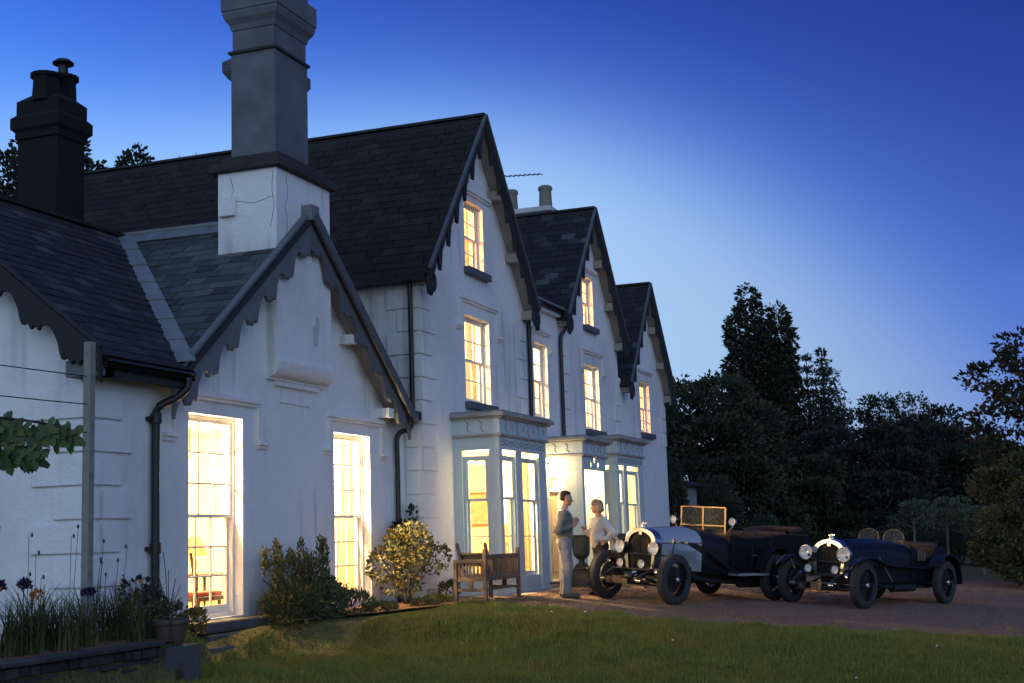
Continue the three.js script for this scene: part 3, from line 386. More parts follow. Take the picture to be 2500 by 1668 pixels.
// ---------- windows ----------
// local frame of a window: u right, v up, w outwards; F maps it into the world
const front = (z) => basis(V(1, 0, 0), V(0, 1, 0), V(0, 0, 1), V(0, 0, z));
const sideL = (x) => basis(V(0, 0, 1), V(0, 1, 0), V(-1, 0, 0), V(x, 0, 0));     // facing -x; u is world z
const paneGeo = new Map();
function sash(parent, F, x0, x1, y0, y1, o = {}) {
  const rev = o.rev ?? 0.13, meet = o.meet ?? (y0 + y1) / 2, cols = o.cols ?? 3, up = o.up ?? 2, lo = o.lo ?? 2, fr = 0.05, pa = o.paint || MT.sash;
  const c = V((x0 + x1) / 2, y0, -rev).applyMatrix4(F), w = sub(o.name || 'window', parent, c.x, c.y, c.z); if (o.label) w.userData.label = o.label;
  const f = new MB(F); f.box(x0, x0 + fr, y0, y1, -rev - 0.13, -rev); f.box(x1 - fr, x1, y0, y1, -rev - 0.13, -rev); f.box(x0 + fr, x1 - fr, y1 - fr, y1, -rev - 0.13, -rev); f.box(x0 + fr, x1 - fr, y0, y0 + 0.04, -rev - 0.14, -rev + 0.015);
  f.build('frame', pa, w);
  const one = (a0, a1, b0, b1, z, rows, bot) => {
    const st = 0.042, s = new MB(F); s.box(a0, a0 + st, b0, b1, z - 0.04, z); s.box(a1 - st, a1, b0, b1, z - 0.04, z); s.box(a0 + st, a1 - st, b1 - st * 0.9, b1, z - 0.04, z); s.box(a0 + st, a1 - st, b0, b0 + bot, z - 0.04, z);
    s.build('sash', pa, w);
    const gb = new MB(F), A0 = a0 + st, A1 = a1 - st, B0 = b0 + bot, B1 = b1 - st * 0.9, cw = (A1 - A0) / cols, rh = (B1 - B0) / rows;
    for (let i = 1; i < cols; i++) gb.box(A0 + i * cw - 0.011, A0 + i * cw + 0.011, B0, B1, z - 0.03, z - 0.004);
    for (let j = 1; j < rows; j++) gb.box(A0, A1, B0 + j * rh - 0.011, B0 + j * rh + 0.011, z - 0.029, z - 0.005);
    if (gb.g.length) gb.build('glazing_bar', pa, w);
    for (let i = 0; i < cols; i++) for (let j = 0; j < rows; j++) {
      const key = cw.toFixed(3) + '_' + rh.toFixed(3); if (!paneGeo.has(key)) paneGeo.set(key, new THREE.PlaneGeometry(cw - 0.023, rh - 0.023));
      const p = new THREE.Mesh(paneGeo.get(key), MT.glass); p.name = numbered('pane', w); const m = F.clone().multiply(new THREE.Matrix4().makeTranslation(A0 + (i + 0.5) * cw, B0 + (j + 0.5) * rh, z - 0.02)); m.decompose(p.position, p.quaternion, p.scale); p.position.sub(org(w)); w.add(p);
    }
  };
  one(x0 + fr, x1 - fr, meet - 0.02, y1 - fr, -rev - 0.015, up, 0.045);
  one(x0 + fr, x1 - fr, y0 + 0.04, meet + 0.02, -rev - 0.062, lo, o.bottom ?? 0.075);
  return w;
}
sash(house, front(zW), 14.4, 15.66, 0.18, 2.75, { cols: 3, up: 3, lo: 3, bottom: 0.11, label: 'tall lit sash window at the left of the wing' });
sash(house, front(zW), 18.24, 19.45, 0.2, 2.73, { cols: 3, up: 3, lo: 3, bottom: 0.11, label: 'tall lit sash window at the right of the wing' });
const sillBoard = (x0, x1, y, z, d = 0.12) => new MB().rbox(x0 - 0.08, x1 + 0.1, y - 0.14, y - 0.005, z + 0.002, z + d, 0.012).build('window_sill', MT.sill, house);
for (const [k, c] of [['u1', 2], ['f1', 3], ['f2', 2], ['u2', 2], ['f3', 3], ['f4', 2]]) { const o = OPEN[k]; sash(house, front(zM), ...o, { cols: c, up: 2, lo: 2 }); if (k !== 'f2') sillBoard(o[0], o[1], o[2], zM); }

// ---------- rooms (closed boxes behind the windows) with their lamps ----------
function room(name, x0, x1, y0, y1, z0, z1, wall, power, lx, ly, lz, color = WARM, open) {
  const g = sub('room', house, (x0 + x1) / 2, y0, (z0 + z1) / 2); g.userData.label = name;
  const t = 0.05; new MB().box(x0, x1, y0 - t, y0, z1, z0).build('floor', MT.floor, g);
  const w = new MB(); w.box(x0 - t, x0, y0, y1, z1, z0); w.box(x1, x1 + t, y0, y1, z1, z0); w.box(x0 - t, x1 + t, y0, y1, z1 - t, z1 - 0.001); w.box(x0, x1, y1, y1 + t, z1, z0); w.build('room_wall', wall, g);
  if (power) lampLight(lx, ly, lz, power, color, g, 0.06, 'lamp_bulb');
}
room('sitting room in the low wing', 12.9, 20.3, 0.16, 2.95, zW - 0.302, -13.2, MT.wallCream, LAMP.wing, 17.0, 2.45, -11.6);
room('ground floor room behind the near bay', 21.2, 26.0, 0.13, 2.72, zM - 0.302, -13, MT.wallYellow, LAMP.bay, 23.0, 2.3, -9.6, AMBER);
room('entrance hall', 26.2, 28.9, 0.13, 2.72, zM - 0.302, -13, MT.wallCream, LAMP.far * 0.6, 27.5, 2.4, -11.2);
room('ground floor room behind the far bay', 29.1, 33.0, 0.13, 2.72, zM - 0.302, -13, MT.wallYellow, LAMP.bay, 30.3, 2.3, -9.6, AMBER);
room('bedroom in the tallest gable', 21.2, 25.9, 3.2, 5.6, zM - 0.302, -12.6, MT.wallCream, LAMP.first, 22.4, 4.7, -10.5);
room('landing between the gables', 26.15, 28.1, 3.2, 5.6, zM - 0.302, -12.6, MT.wallCream, LAMP.first * 0.8, 26.45, 4.8, -10.4);
room('bedroom in the middle gable', 28.4, 32.8, 3.2, 5.6, zM - 0.302, -12.6, MT.wallCream, LAMP.first, 29.6, 4.7, -10.5);
room('bedroom in the far gable', 33.3, 37.3, 3.2, 5.3, zM - 0.302, -12.6, MT.wallCream, LAMP.first * 0.7, 34.4, 4.7, -10.5, WARM2);
room('attic room in the tallest gable', 22.5, 24.4, 5.75, 7.5, zM - 0.302, -12, MT.wallCream, LAMP.attic, 22.75, 6.9, -10.4, WARM2);
room('attic room in the middle gable', 29.8, 31.5, 5.75, 7.3, zM - 0.302, -12, MT.wallCream, LAMP.attic, 30.05, 6.7, -10.4, WARM2);

// ---------- bay windows and porch ----------
const wave = (x0, x1, y0, y1, z, F, amp) => { const pts = []; for (let i = 0; i <= 10; i++) { const t = i / 10; pts.push(V(lerp(x0, x1, t) + amp * Math.sin(t * 6.28), lerp(y0, y1, t), z)); } const g = new THREE.TubeGeometry(new THREE.CatmullRomCurve3(pts), 16, 0.011, 5); return g; };
function entablature(p, x0, x1, zf, zb, yb, ym, yt, yc, holes) {
  const t = 0.1;
  const fr = new MB(); if (!holes) fr.box(x0, x1, yb, ym - 0.03, zf - t, zf); else { const s = poly([[x0, yb], [x1, yb], [x1, ym - 0.03], [x0, ym - 0.03]]); for (const [hx, hy] of holes) { const h = new THREE.Path(); h.absarc(hx, hy, 0.062, 0, Math.PI * 2, true); s.holes.push(h); } fr.ext(s, t, new THREE.Matrix4().makeTranslation(0, 0, zf - t)); }
  fr.box(x0, x0 + t, yb, ym - 0.03, zb, zf - t - 0.001); fr.box(x1 - t, x1, yb, ym - 0.03, zb, zf - t - 0.001); fr.build('frieze', MT.bay, p);
  const up = new MB(); up.box(x0 - 0.03, x1 + 0.03, ym + 0.02, yt, zb, zf + 0.03); up.build('fascia_panel', MT.bay, p);
  const tr = new MB(); tr.rbox(x0 - 0.055, x1 + 0.055, ym - 0.03, ym + 0.018, zb, zf + 0.055, 0.012); tr.build('moulding', MT.bayTrim, p);
  const co = new MB(); co.rbox(x0 - 0.09, x1 + 0.09, yt + 0.001, yt + 0.035, zb, zf + 0.09, 0.01); co.rbox(x0 - 0.15, x1 + 0.15, yt + 0.036, yc, zb, zf + 0.15, 0.02); co.build('cornice', MT.bayTrim, p);
  new MB().box(x0 - 0.1, x1 + 0.1, yc + 0.001, yc + 0.03, zb, zf + 0.1).build('lead_roof', MT.lead, p);
  // carved ornament on the panels
  const o = new MB(), n = Math.max(2, Math.round((x1 - x0) / 0.62));
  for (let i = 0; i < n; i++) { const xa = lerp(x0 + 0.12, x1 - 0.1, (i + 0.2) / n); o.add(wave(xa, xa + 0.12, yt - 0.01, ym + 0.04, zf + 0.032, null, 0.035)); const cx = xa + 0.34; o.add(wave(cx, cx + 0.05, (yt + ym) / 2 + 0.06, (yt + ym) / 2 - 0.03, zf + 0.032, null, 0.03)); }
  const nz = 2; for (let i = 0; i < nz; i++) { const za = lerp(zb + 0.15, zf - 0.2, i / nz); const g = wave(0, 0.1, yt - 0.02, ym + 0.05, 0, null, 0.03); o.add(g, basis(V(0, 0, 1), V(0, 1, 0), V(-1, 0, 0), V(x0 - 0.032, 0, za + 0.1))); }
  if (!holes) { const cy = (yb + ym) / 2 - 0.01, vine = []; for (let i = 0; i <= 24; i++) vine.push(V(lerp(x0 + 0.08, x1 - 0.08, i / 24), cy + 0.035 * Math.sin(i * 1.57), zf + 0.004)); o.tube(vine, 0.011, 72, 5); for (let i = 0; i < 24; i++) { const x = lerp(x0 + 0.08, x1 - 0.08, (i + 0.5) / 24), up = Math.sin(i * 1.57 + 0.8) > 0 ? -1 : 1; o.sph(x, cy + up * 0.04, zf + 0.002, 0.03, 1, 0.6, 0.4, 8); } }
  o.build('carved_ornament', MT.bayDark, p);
}
function bay(x0, x1, label, m1, m2, x2r) {
  const p = sub('bay_window', house, (x0 + x1) / 2, 0, zB); p.userData.label = label;
  entablature(p, x0, x1, zB, zM + 0.001, 2.6, 2.86, 3.14, 3.25);
  const post = new MB(); post.rbox(x0, x0 + 0.17, 0.1, 2.599, zB - 0.2, zB, 0.012); post.rbox(x1 - 0.42, x1 - 0.002, 0.1, 2.599, zB - 0.2, zB, 0.012); post.rbox(m1, m2, 0.1, 2.599, zB - 0.16, zB - 0.02, 0.012); post.box(x0 + 0.004, x0 + 0.12, 0.1, 2.599, zM + 0.001, zM + 0.16); post.box(x1 - 0.12, x1 - 0.004, 0.1, 2.599, zM + 0.001, zM + 0.16);
  post.build('post', MT.bay, p);
  const pan = new MB(); pan.box(x0 + 0.17, m1, 0.1, 0.33, zB - 0.12, zB - 0.03); pan.box(m2, x1 - 0.42, 0.1, 0.33, zB - 0.12, zB - 0.03); pan.box(x0 + 0.03, x0 + 0.11, 0.1, 0.36, zM + 0.16, zB - 0.2); pan.box(x1 - 0.11, x1 - 0.03, 0.1, 2.599, zM + 0.16, zB - 0.2);
  pan.rbox(x0 - 0.03, x1 + 0.02, 0.03, 0.12, zM + 0.001, zB + 0.03, 0.01); pan.rbox(m2 + 0.1, x1 - 0.5, 0.15, 0.29, zB - 0.03, zB - 0.02, 0.004); pan.build('panel', MT.bay, p);
  sash(house, front(zB), x0 + 0.17, m1, 0.33, 2.5, { rev: 0.05, cols: 1, up: 1, lo: 2, meet: 1.75, paint: MT.bay, name: 'bay_sash' });
  sash(house, front(zB), m2, x2r, 0.33, 2.5, { rev: 0.05, cols: 1, up: 1, lo: 2, meet: 1.72, paint: MT.bay, name: 'bay_sash' });
  sash(house, sideL(x0), zM + 0.16, zB - 0.2, 0.36, 2.5, { rev: 0.04, cols: 1, up: 1, lo: 2, meet: 1.73, paint: MT.bay, name: 'bay_sash' });
  new MB().box(x0 + 0.1, x1 - 0.1, 2.62, 2.66, zM - 0.302, zB - 0.11).build('ceiling', MT.wallCream, p);
  new MB().box(x0 + 0.12, x1 - 0.12, 0.09, 0.125, zM - 0.29, zB - 0.13).build('floor', MT.floor, p);
}
bay(22.09, 24.6, 'painted timber bay window with carved frieze, nearest the wing', 22.98, 23.31, 24.16);
bay(29.52, 31.78, 'painted timber bay window with carved frieze, beyond the porch', 30.15, 30.44, 31.36);
{
  const p = sub('porch', house, 27.7, 0, zB); p.userData.label = 'open timber porch with pierced frieze and lit interior';
  const x0 = 26.9, x1 = 28.6, zf = zB; entablature(p, x0, x1, zf, zM + 0.001, 2.42, 2.72, 2.98, 3.09, [[27.52, 2.53], [27.78, 2.62], [28.04, 2.53]]);
  const post = new MB(); post.rbox(x0, x0 + 0.14, 0.1, 2.419, zf - 0.16, zf, 0.012); post.rbox(x1 - 0.14, x1, 0.1, 2.419, zf - 0.16, zf, 0.012); post.box(x0, x0 + 0.1, 0.1, 2.419, zM + 0.001, zM + 0.1); post.box(x1 - 0.1, x1, 0.1, 2.419, zM + 0.001, zf - 0.161); post.box(x0 + 0.02, x0 + 0.08, 0.1, 2.419, zf - 0.42, zf - 0.161); post.build('post', MT.bay, p);
  new MB().box(x0 + 0.1, x1 - 0.1, 2.68, 2.71, zM + 0.002, zf - 0.101).build('ceiling', MT.wallCream, p);
  // front door with fanlight, and the dark newel that shows in the side opening
  const d = sub('door', house, 27.7, 0.13, zM - 0.15); d.userData.label = 'tan front door inside the porch';
  new MB().box(27.22, 28.13, 0.14, 2.0, zM - 0.18, zM - 0.13).rbox(27.32, 27.62, 1.15, 1.85, zM - 0.13, zM - 0.118, 0.005).rbox(27.72, 28.03, 1.15, 1.85, zM - 0.13, zM - 0.118, 0.005).rbox(27.32, 27.62, 0.3, 0.98, zM - 0.13, zM - 0.118, 0.005).rbox(27.72, 28.03, 0.3, 0.98, zM - 0.13, zM - 0.118, 0.005).build('door_leaf', MT.doorTan, d);
  new MB().box(27.15, 27.219, 0.13, 2.299, zM - 0.2, zM - 0.02).box(28.131, 28.2, 0.13, 2.299, zM - 0.2, zM - 0.02).box(27.22, 28.13, 2.0, 2.06, zM - 0.2, zM - 0.02).build('frame', MT.paint, d);
  new MB().sph(27.98, 1.05, zM - 0.1, 0.03).build('handle', MT.iron, d);
  const fl = new THREE.Mesh(new THREE.PlaneGeometry(0.9, 0.23), MT.glass); fl.name = 'pane'; fl.position.set(27.675 - org(d).x, 2.18 - org(d).y, zM - 0.12 - org(d).z); d.add(fl);
  // lantern on the wall between bay and porch
  const l = sub('wall_lantern', house, 26.62, 2.4, zM + 0.22); l.userData.label = 'glowing wall lantern between near bay and porch';
  new MB().tube([V(26.62, 2.66, zM), V(26.62, 2.72, zM + 0.1), V(26.62, 2.68, zM + 0.2), V(26.62, 2.56, zM + 0.22)], 0.01, 16, 6).cyl(V(26.62, 2.535, zM + 0.22), V(26.62, 2.57, zM + 0.22), 0.05, 0.02, 10).build('bracket', MT.iron, l);
  lampLight(26.62, 2.46, zM + 0.22, LAMP.porch * 0.36, AMBER, l, 0.075);
  lampLight(27.75, 2.36, zM + 0.45, LAMP.porch, WARM, p, 0.05);
}
new MB().rbox(21.9, 29.0, -0.05, 0.085, zB + 0.031, -8.05, 0.02).rbox(26.7, 28.9, 0.086, 0.13, zM + 0.005, zB + 0.03, 0.01).build('stone_step', mat(0.20, 0.19, 0.17, 0.85, { map: mottle(1.1, 0.6, 1.0), bumpMap: coarse, bumpScale: 0.02 }), house);

// ---------- curtains and the furniture that shows ----------
const sheer = new THREE.MeshPhysicalMaterial({ color: col(0.86, 0.77, 0.58), roughness: 1, transmission: 0.45, thickness: 0, side: THREE.DoubleSide });
const golden = new THREE.MeshPhysicalMaterial({ color: col(0.80, 0.60, 0.30), roughness: 1, transmission: 0.4, thickness: 0, side: THREE.DoubleSide });
const cloth = new THREE.MeshPhysicalMaterial({ color: col(0.62, 0.40, 0.20), roughness: 1, transmission: 0.3, thickness: 0, side: THREE.DoubleSide });
function curtain(label, x0, x1, y0, y1, z, m = sheer, folds = 7) {
  const n = folds * 8, pos = [], idx = [], r = rng(Math.round(x0 * 100));
  const ph = r() * 6; for (let j = 0; j <= 4; j++) for (let i = 0; i <= n; i++) { const t = i / n, y = lerp(y1, y0, j / 4); pos.push(lerp(x0, x1, t) + 0.01 * Math.sin(t * 31 + ph), y, z + 0.035 * (1 + 0.3 * j / 4) * Math.sin(t * folds * 6.283 + ph + 0.8 * Math.sin(t * 9)) + 0.01 * Math.sin(t * 50)); }
  for (let j = 0; j < 4; j++) for (let i = 0; i < n; i++) { const a = j * (n + 1) + i; idx.push(a, a + n + 1, a + 1, a + 1, a + n + 1, a + n + 2); }
  const g = new THREE.BufferGeometry(); g.setAttribute('position', new THREE.Float32BufferAttribute(pos, 3)); g.setIndex(idx); g.computeVertexNormals(); boxUV(g);
  const o = V((x0 + x1) / 2, y0, z); g.translate(-o.x, -o.y, -o.z); const me = new THREE.Mesh(g, m); me.name = numbered('curtain'); me.position.copy(o); scene.add(me); return tag(me, label, 'curtain');
}
curtain('pale curtain at the right of the left window in the low wing', 15.86, 16.6, 0.2, 2.82, zW - 0.42, golden, 5);
curtain('pale curtain across the right window in the low wing', 18.95, 20.25, 0.2, 2.82, zW - 0.42, sheer, 9);
curtain('cream curtain in the first floor window of the tallest gable', 23.75, 25.3, 3.4, 5.4, zM - 0.45, sheer, 9);
curtain('cream curtain in the narrow first floor window between two gables', 27.55, 28.05, 3.4, 5.4, zM - 0.45, sheer, 7);
curtain('cream curtain in the first floor window of the middle gable', 31.45, 32.75, 3.4, 5.4, zM - 0.45, sheer, 8);
curtain('orange lit curtain in the first floor window of the far gable', 36.5, 37.28, 3.5, 5.25, zM - 0.45, cloth, 8);
curtain('cream curtain in the attic window of the tallest gable', 23.8, 24.38, 5.9, 7.45, zM - 0.42, sheer, 7);
curtain('cream curtain in the attic window of the middle gable', 31.0, 31.48, 5.85, 7.25, zM - 0.42, sheer, 6);
curtain('tan curtain in the narrow front light of the near bay', 23.32, 23.72, 0.2, 2.55, zB - 0.34, cloth, 4);
curtain('tan curtain in the glazed door of the near bay', 24.2, 24.46, 0.2, 2.55, zB - 0.34, cloth, 3);
curtain('cream curtain in the left light of the far bay', 30.95, 31.3, 0.2, 2.55, zB - 0.34, sheer, 4);
curtain('cream curtain in the right light of the far bay', 31.42, 31.64, 0.2, 2.55, zB - 0.34, sheer, 3);
{
  const wood = MT.woodDark, red = mat(0.35, 0.06, 0.03, 0.8), shade = new THREE.MeshPhysicalMaterial({ color: col(0.7, 0.42, 0.16), roughness: 1, transmission: 0.35, thickness: 0, side: THREE.DoubleSide });
  const t = thing('side_table', 'low dark side table with a lamp on it, seen through the left wing window', 'table', 16.3, 0.16, -10.7);
  new MB().rbox(15.85, 16.75, 0.68, 0.71, -10.95, -10.45, 0.008).build('table_top', wood, t); for (const [x, z] of [[15.9, -10.9], [16.7, -10.9], [15.9, -10.5], [16.7, -10.5]]) new MB().cyl(V(x, 0.165, z), V(x, 0.68, z), 0.016, 0.025, 8).build('leg', wood, t);
  const l = thing('table_lamp', 'table lamp with a tan cone shade behind the left wing window', 'lamp', 16.14, 0.712, -10.7);
  const LT = new THREE.Matrix4().makeTranslation(16.14, -0.04, -10.7); new MB().lathe([[0.07, 0.752], [0.075, 0.77], [0.03, 0.80], [0.05, 0.88], [0.02, 0.98], [0.012, 1.06]], 14, LT).build('lamp_base', mat(0.5, 0.34, 0.2, 0.4), l);
  new MB().lathe([[0.19, 1.0], [0.07, 1.26]], 18, LT).build('lamp_shade', shade, l);
  const c = thing('chair', 'dark wooden chair with a red seat behind the left wing window', 'chair', 15.45, 0.16, -10.2);
  new MB().rbox(15.15, 15.72, 0.44, 0.50, -10.42, -9.98, 0.02).build('seat', red, c); new MB().rbox(15.13, 15.74, 0.38, 0.44, -10.44, -9.96, 0.01).build('seat_frame', wood, c);
  for (const [x, z, dx] of [[15.18, -10.0, -0.05], [15.66, -10.0, 0.12], [15.18, -10.4, -0.05], [15.66, -10.4, 0.12]]) new MB().tube([V(x, 0.4, z), V(x + dx * 0.2, 0.30, z), V(x + dx, 0.168, z)], 0.024, 10, 7).build('leg', wood, c);
  for (const z of [-10.0, -10.4]) new MB().tube([V(15.15, 0.4, z), V(15.08, 0.7, z), V(15.0, 1.0, z)], 0.02, 10, 7).build('back_post', wood, c);
  const hot = thing('wall_sconce', 'dazzling wall light behind the upper panes of the left wing window', 'lamp', 14.95, 2.15, -9.98); lampLight(14.95, 2.12, -9.98, LAMP.wing * 0.22, WARM, hot, 0.08); new MB().cyl(V(14.95, 2.19, -9.98), V(14.95, 2.95, -9.98), 0.01, 0.01, 6).build('stem', MT.iron, hot);
  const h2 = thing('wall_sconce', 'wall light beside the right wing window, its glow on the pale curtain', 'lamp', 18.6, 1.95, -10.0); lampLight(18.6, 1.95, -10.0, LAMP.wing * 0.5, WARM, h2, 0.07); new MB().cyl(V(18.6, 2.02, -10.0), V(18.6, 2.95, -10.0), 0.01, 0.01, 6).build('stem', MT.iron, h2);
  const pf = (lab, x, y, z, w, h, ax) => { const q = thing('picture', lab, 'picture', x, y, z); if (ax === 'x') { new MB().box(x - 0.03, x, y, y + h, z - w / 2, z + w / 2).build('frame', wood, q); new MB().box(x - 0.034, x - 0.031, y + 0.05, y + h - 0.05, z - w / 2 + 0.05, z + w / 2 - 0.05).build('canvas', mat(0.3, 0.26, 0.16, 0.8, { map: mottle(0.4, 0.3, 1.0) }), q); } };
  pf('framed picture on the far wall of the near bay room', 25.99, 1.3, -10.4, 0.8, 0.7, 'x'); pf('framed picture on the end wall of the low wing room', 20.29, 1.3, -10.9, 0.9, 0.7, 'x');
  const b = thing('table_lamp', 'orange drum lamp shade low behind the side light of the near bay', 'lamp', 23.35, 0.13, -8.85);
  new MB().lathe([[0.2, 0.98], [0.18, 1.32]], 20, new THREE.Matrix4().makeTranslation(23.35, 0, -8.85)).build('lamp_shade', shade, b); new MB().lathe([[0.16, 0.13], [0.14, 0.17], [0.03, 0.2], [0.03, 0.9], [0.05, 0.95], [0.01, 1.05]], 14, new THREE.Matrix4().makeTranslation(23.35, 0, -8.85)).build('lamp_base', mat(0.4, 0.3, 0.2, 0.4), b);
}
// ---------- plants: real leaves spread through blobs ----------
const LEAF = new THREE.MeshStandardMaterial({ vertexColors: true, roughness: 0.75, side: THREE.DoubleSide });
function foliage(r, blobs, n, size, pal, o = {}) {
  const pos = [], colr = [], vol = blobs.map((b) => b[3] * b[4] * b[5]), tot = vol.reduce((a, b) => a + b, 0), up = o.up ?? 0.3, asp = o.asp ?? 0.5, shell = o.shell ?? 0.5;
  const emit = (p, d, s, k) => {
    const sd = V(r() - 0.5, r() - 0.5, r() - 0.5).cross(d).normalize(), nn = sd.clone().cross(d).multiplyScalar((r() - 0.5) * 0.5 * s), w = s * asp * 0.5;
    const b = p.clone(), t = p.clone().addScaledVector(d, s), m = p.clone().addScaledVector(d, s * 0.45).add(nn), l = m.clone().addScaledVector(sd, w), q = m.clone().addScaledVector(sd, -w);
    for (const v of [b, l, t, b, t, q]) pos.push(v.x, v.y, v.z); for (let i = 0; i < 6; i++) colr.push(...k);
  };
  for (let i = 0; i < n; i++) {
    let pick = r() * tot, bi = 0; while (bi < blobs.length - 1 && (pick -= vol[bi]) > 0) bi++;
    const [bx, by, bz, rx, ryy, rz] = blobs[bi], d = V(r() * 2 - 1, r() * 2 - 1, r() * 2 - 1).normalize(), rad = (1 - shell) * Math.cbrt(r()) + shell * (0.78 + 0.27 * r());
    const lump = 0.86 + 0.28 * fbm(d.x * 0.2 + bx * 0.13 + 5, d.y * 0.2 + d.z * 0.17 + by * 0.1 + 5, 32, 2);
    const p = V(bx + d.x * rx * rad * lump, by + d.y * ryy * rad * lump, bz + d.z * rz * rad * lump); if (o.floor !== undefined && p.y < o.floor) continue;
    const dir = d.clone().multiplyScalar(0.8).add(V(r() - 0.5, r() - 0.5 + up, r() - 0.5)).normalize(), k0 = pal[Math.floor(r() * pal.length)], f = 0.7 + 0.6 * r(), s = size * (0.6 + 0.8 * r());
    emit(p, dir, s, [k0[0] * f, k0[1] * f, k0[2] * f]);
  }
  const g = new THREE.BufferGeometry(); g.setAttribute('position', new THREE.Float32BufferAttribute(pos, 3)); g.setAttribute('color', new THREE.Float32BufferAttribute(colr, 3)); g.computeVertexNormals(); return g;
}
function leafMesh(name, g, parent, m = LEAF) { const o = org(parent); g.translate(-o.x, -o.y, -o.z); const me = new THREE.Mesh(g, m); me.name = numbered(name, parent); me.castShadow = me.receiveShadow = true; parent.add(me); return me; }
const GREEN = [[0.045, 0.075, 0.02], [0.06, 0.09, 0.025], [0.035, 0.055, 0.018], [0.08, 0.10, 0.03]], OLIVE = [[0.10, 0.11, 0.03], [0.075, 0.085, 0.025], [0.13, 0.12, 0.035], [0.05, 0.06, 0.02]], GOLD = [[0.18, 0.16, 0.035], [0.13, 0.13, 0.03], [0.09, 0.10, 0.026], [0.22, 0.15, 0.04]], DARK = [[0.015, 0.024, 0.010], [0.021, 0.031, 0.012], [0.012, 0.018, 0.009]];
const bark = mat(0.09, 0.07, 0.05, 0.95, { bumpMap: coarse, bumpScale: 0.03 }), barkPale = mat(0.20, 0.18, 0.14, 0.9);
{
  const r = rng(41);
  // big green shrub under the wall between the two wing windows
  const a = thing('shrub', 'bushy dark green shrub on the bed between the two wing windows', 'shrub', 16.5, 0.05, -9.1);
  const bl = [[16.4, 0.28, -9.1, 0.95, 0.36, 0.42], [16.35, 0.6, -9.15, 0.5, 0.36, 0.32], [17.25, 0.18, -9.0, 0.75, 0.24, 0.36], [15.95, 0.2, -9.1, 0.55, 0.28, 0.36], [16.75, 0.5, -9.2, 0.4, 0.3, 0.25]];
  leafMesh('foliage', foliage(r, bl, 9000, 0.06, [[0.085, 0.095, 0.03], [0.055, 0.07, 0.022], [0.12, 0.115, 0.04], [0.04, 0.055, 0.02]], { up: 0.5, asp: 0.4, floor: 0.03, shell: 0.4 }), a);
  const st = new MB(); for (let i = 0; i < 16; i++) { const x = 16.5 + (r() - 0.5) * 0.3, ex = 16.4 + (r() - 0.5) * 1.7, h = 0.55 + 0.45 * r() * (1 - Math.abs(ex - 16.4) * 0.6); st.tube([V(x, 0, -9.1), V((x + ex) / 2, h * 0.5, -9.1 + (r() - 0.5) * 0.2), V(ex, h, -9.12 + (r() - 0.5) * 0.4)], 0.009, 8, 5); } st.build('stem', bark, a);
  const shoots = []; for (let i = 0; i < 11; i++) shoots.push([15.55 + r() * 1.5, 0.68 + 0.3 * r(), -9.15 + (r() - 0.5) * 0.3, 0.055, 0.22, 0.055]);
  leafMesh('shoot', foliage(r, shoots, 1500, 0.055, OLIVE, { up: 1.2, asp: 0.35, shell: 0.1 }), a);
  // yellow lit rose beside the right window
  const b = thing('rose_bush', 'open yellow green rose bush in front of the right wing window', 'shrub', 19.5, 0.05, -9.0);
  const rb = [[19.6, 0.98, -9.05, 0.75, 0.34, 0.28], [18.75, 0.72, -8.98, 0.6, 0.3, 0.24], [20.4, 0.78, -9.0, 0.42, 0.26, 0.26], [19.2, 0.42, -9.0, 0.6, 0.18, 0.22], [19.95, 1.22, -9.1, 0.3, 0.16, 0.16]];
  leafMesh('foliage', foliage(r, rb, 2100, 0.066, GOLD, { up: 0.1, asp: 0.65, shell: 0.35 }), b);
  const rs = new MB(); for (let i = 0; i < 13; i++) { const c = rb[i % 5], e = V(c[0] + (r() - 0.5) * c[3] * 1.5, c[1] + (r() - 0.2) * c[4], c[2] + (r() - 0.5) * c[5]); rs.tube([V(19.55 + (r() - 0.5) * 0.1, 0.02, -9.05), V(19.55 + (e.x - 19.55) * 0.35, e.y * 0.5, -9.05), e], 0.011, 9, 5); } rs.build('stem', bark, b);
  const c = thing('climbing_plant', 'small dark climber on the wall beside the wing downpipe', 'climber', 20.2, 0.05, -9.45);
  leafMesh('foliage', foliage(r, [[20.25, 1.22, -9.47, 0.3, 0.17, 0.1], [20.4, 0.9, -9.48, 0.22, 0.3, 0.08], [20.65, 1.5, -9.45, 0.1, 0.14, 0.06]], 700, 0.07, DARK, { asp: 0.6 }), c); new MB().tube([V(20.45, 0.02, -9.5), V(20.42, 0.6, -9.5), V(20.3, 1.2, -9.48)], 0.012, 10, 5).build('stem', bark, c);
  const lowP = [[21.0, -8.98, 0.24, 0.33, OLIVE, 'low grey green plant against the house corner beside the bench'], [19.2, -8.6, 0.3, 0.12, GOLD, 'low yellow plant at the foot of the rose bush'], [20.0, -8.75, 0.3, 0.14, GOLD, 'spreading yellow plant at the right of the rose bush foot'], [14.05, -9.3, 0.16, 0.3, GOLD, 'small dry brown plant between the pot and the stone steps'], [17.9, -8.75, 0.32, 0.13, OLIVE, 'low green plant at the right edge of the dark shrub']];
  for (const [x, z, w, h, pal, lab] of lowP) { const t = thing('low_plant', lab, 'plant', x, ground(x, z), z); leafMesh('foliage', foliage(r, [[x, ground(x, z) + h * 0.5, z, w, h * 0.55, w * 0.7]], 420, 0.06, pal, { up: 0.7, floor: ground(x, z) }), t); }
  const pr = thing('rose_bush', 'sparse dark rose with an orange bud at the wing downpipe', 'shrub', 13.3, 0.1, -9.4);
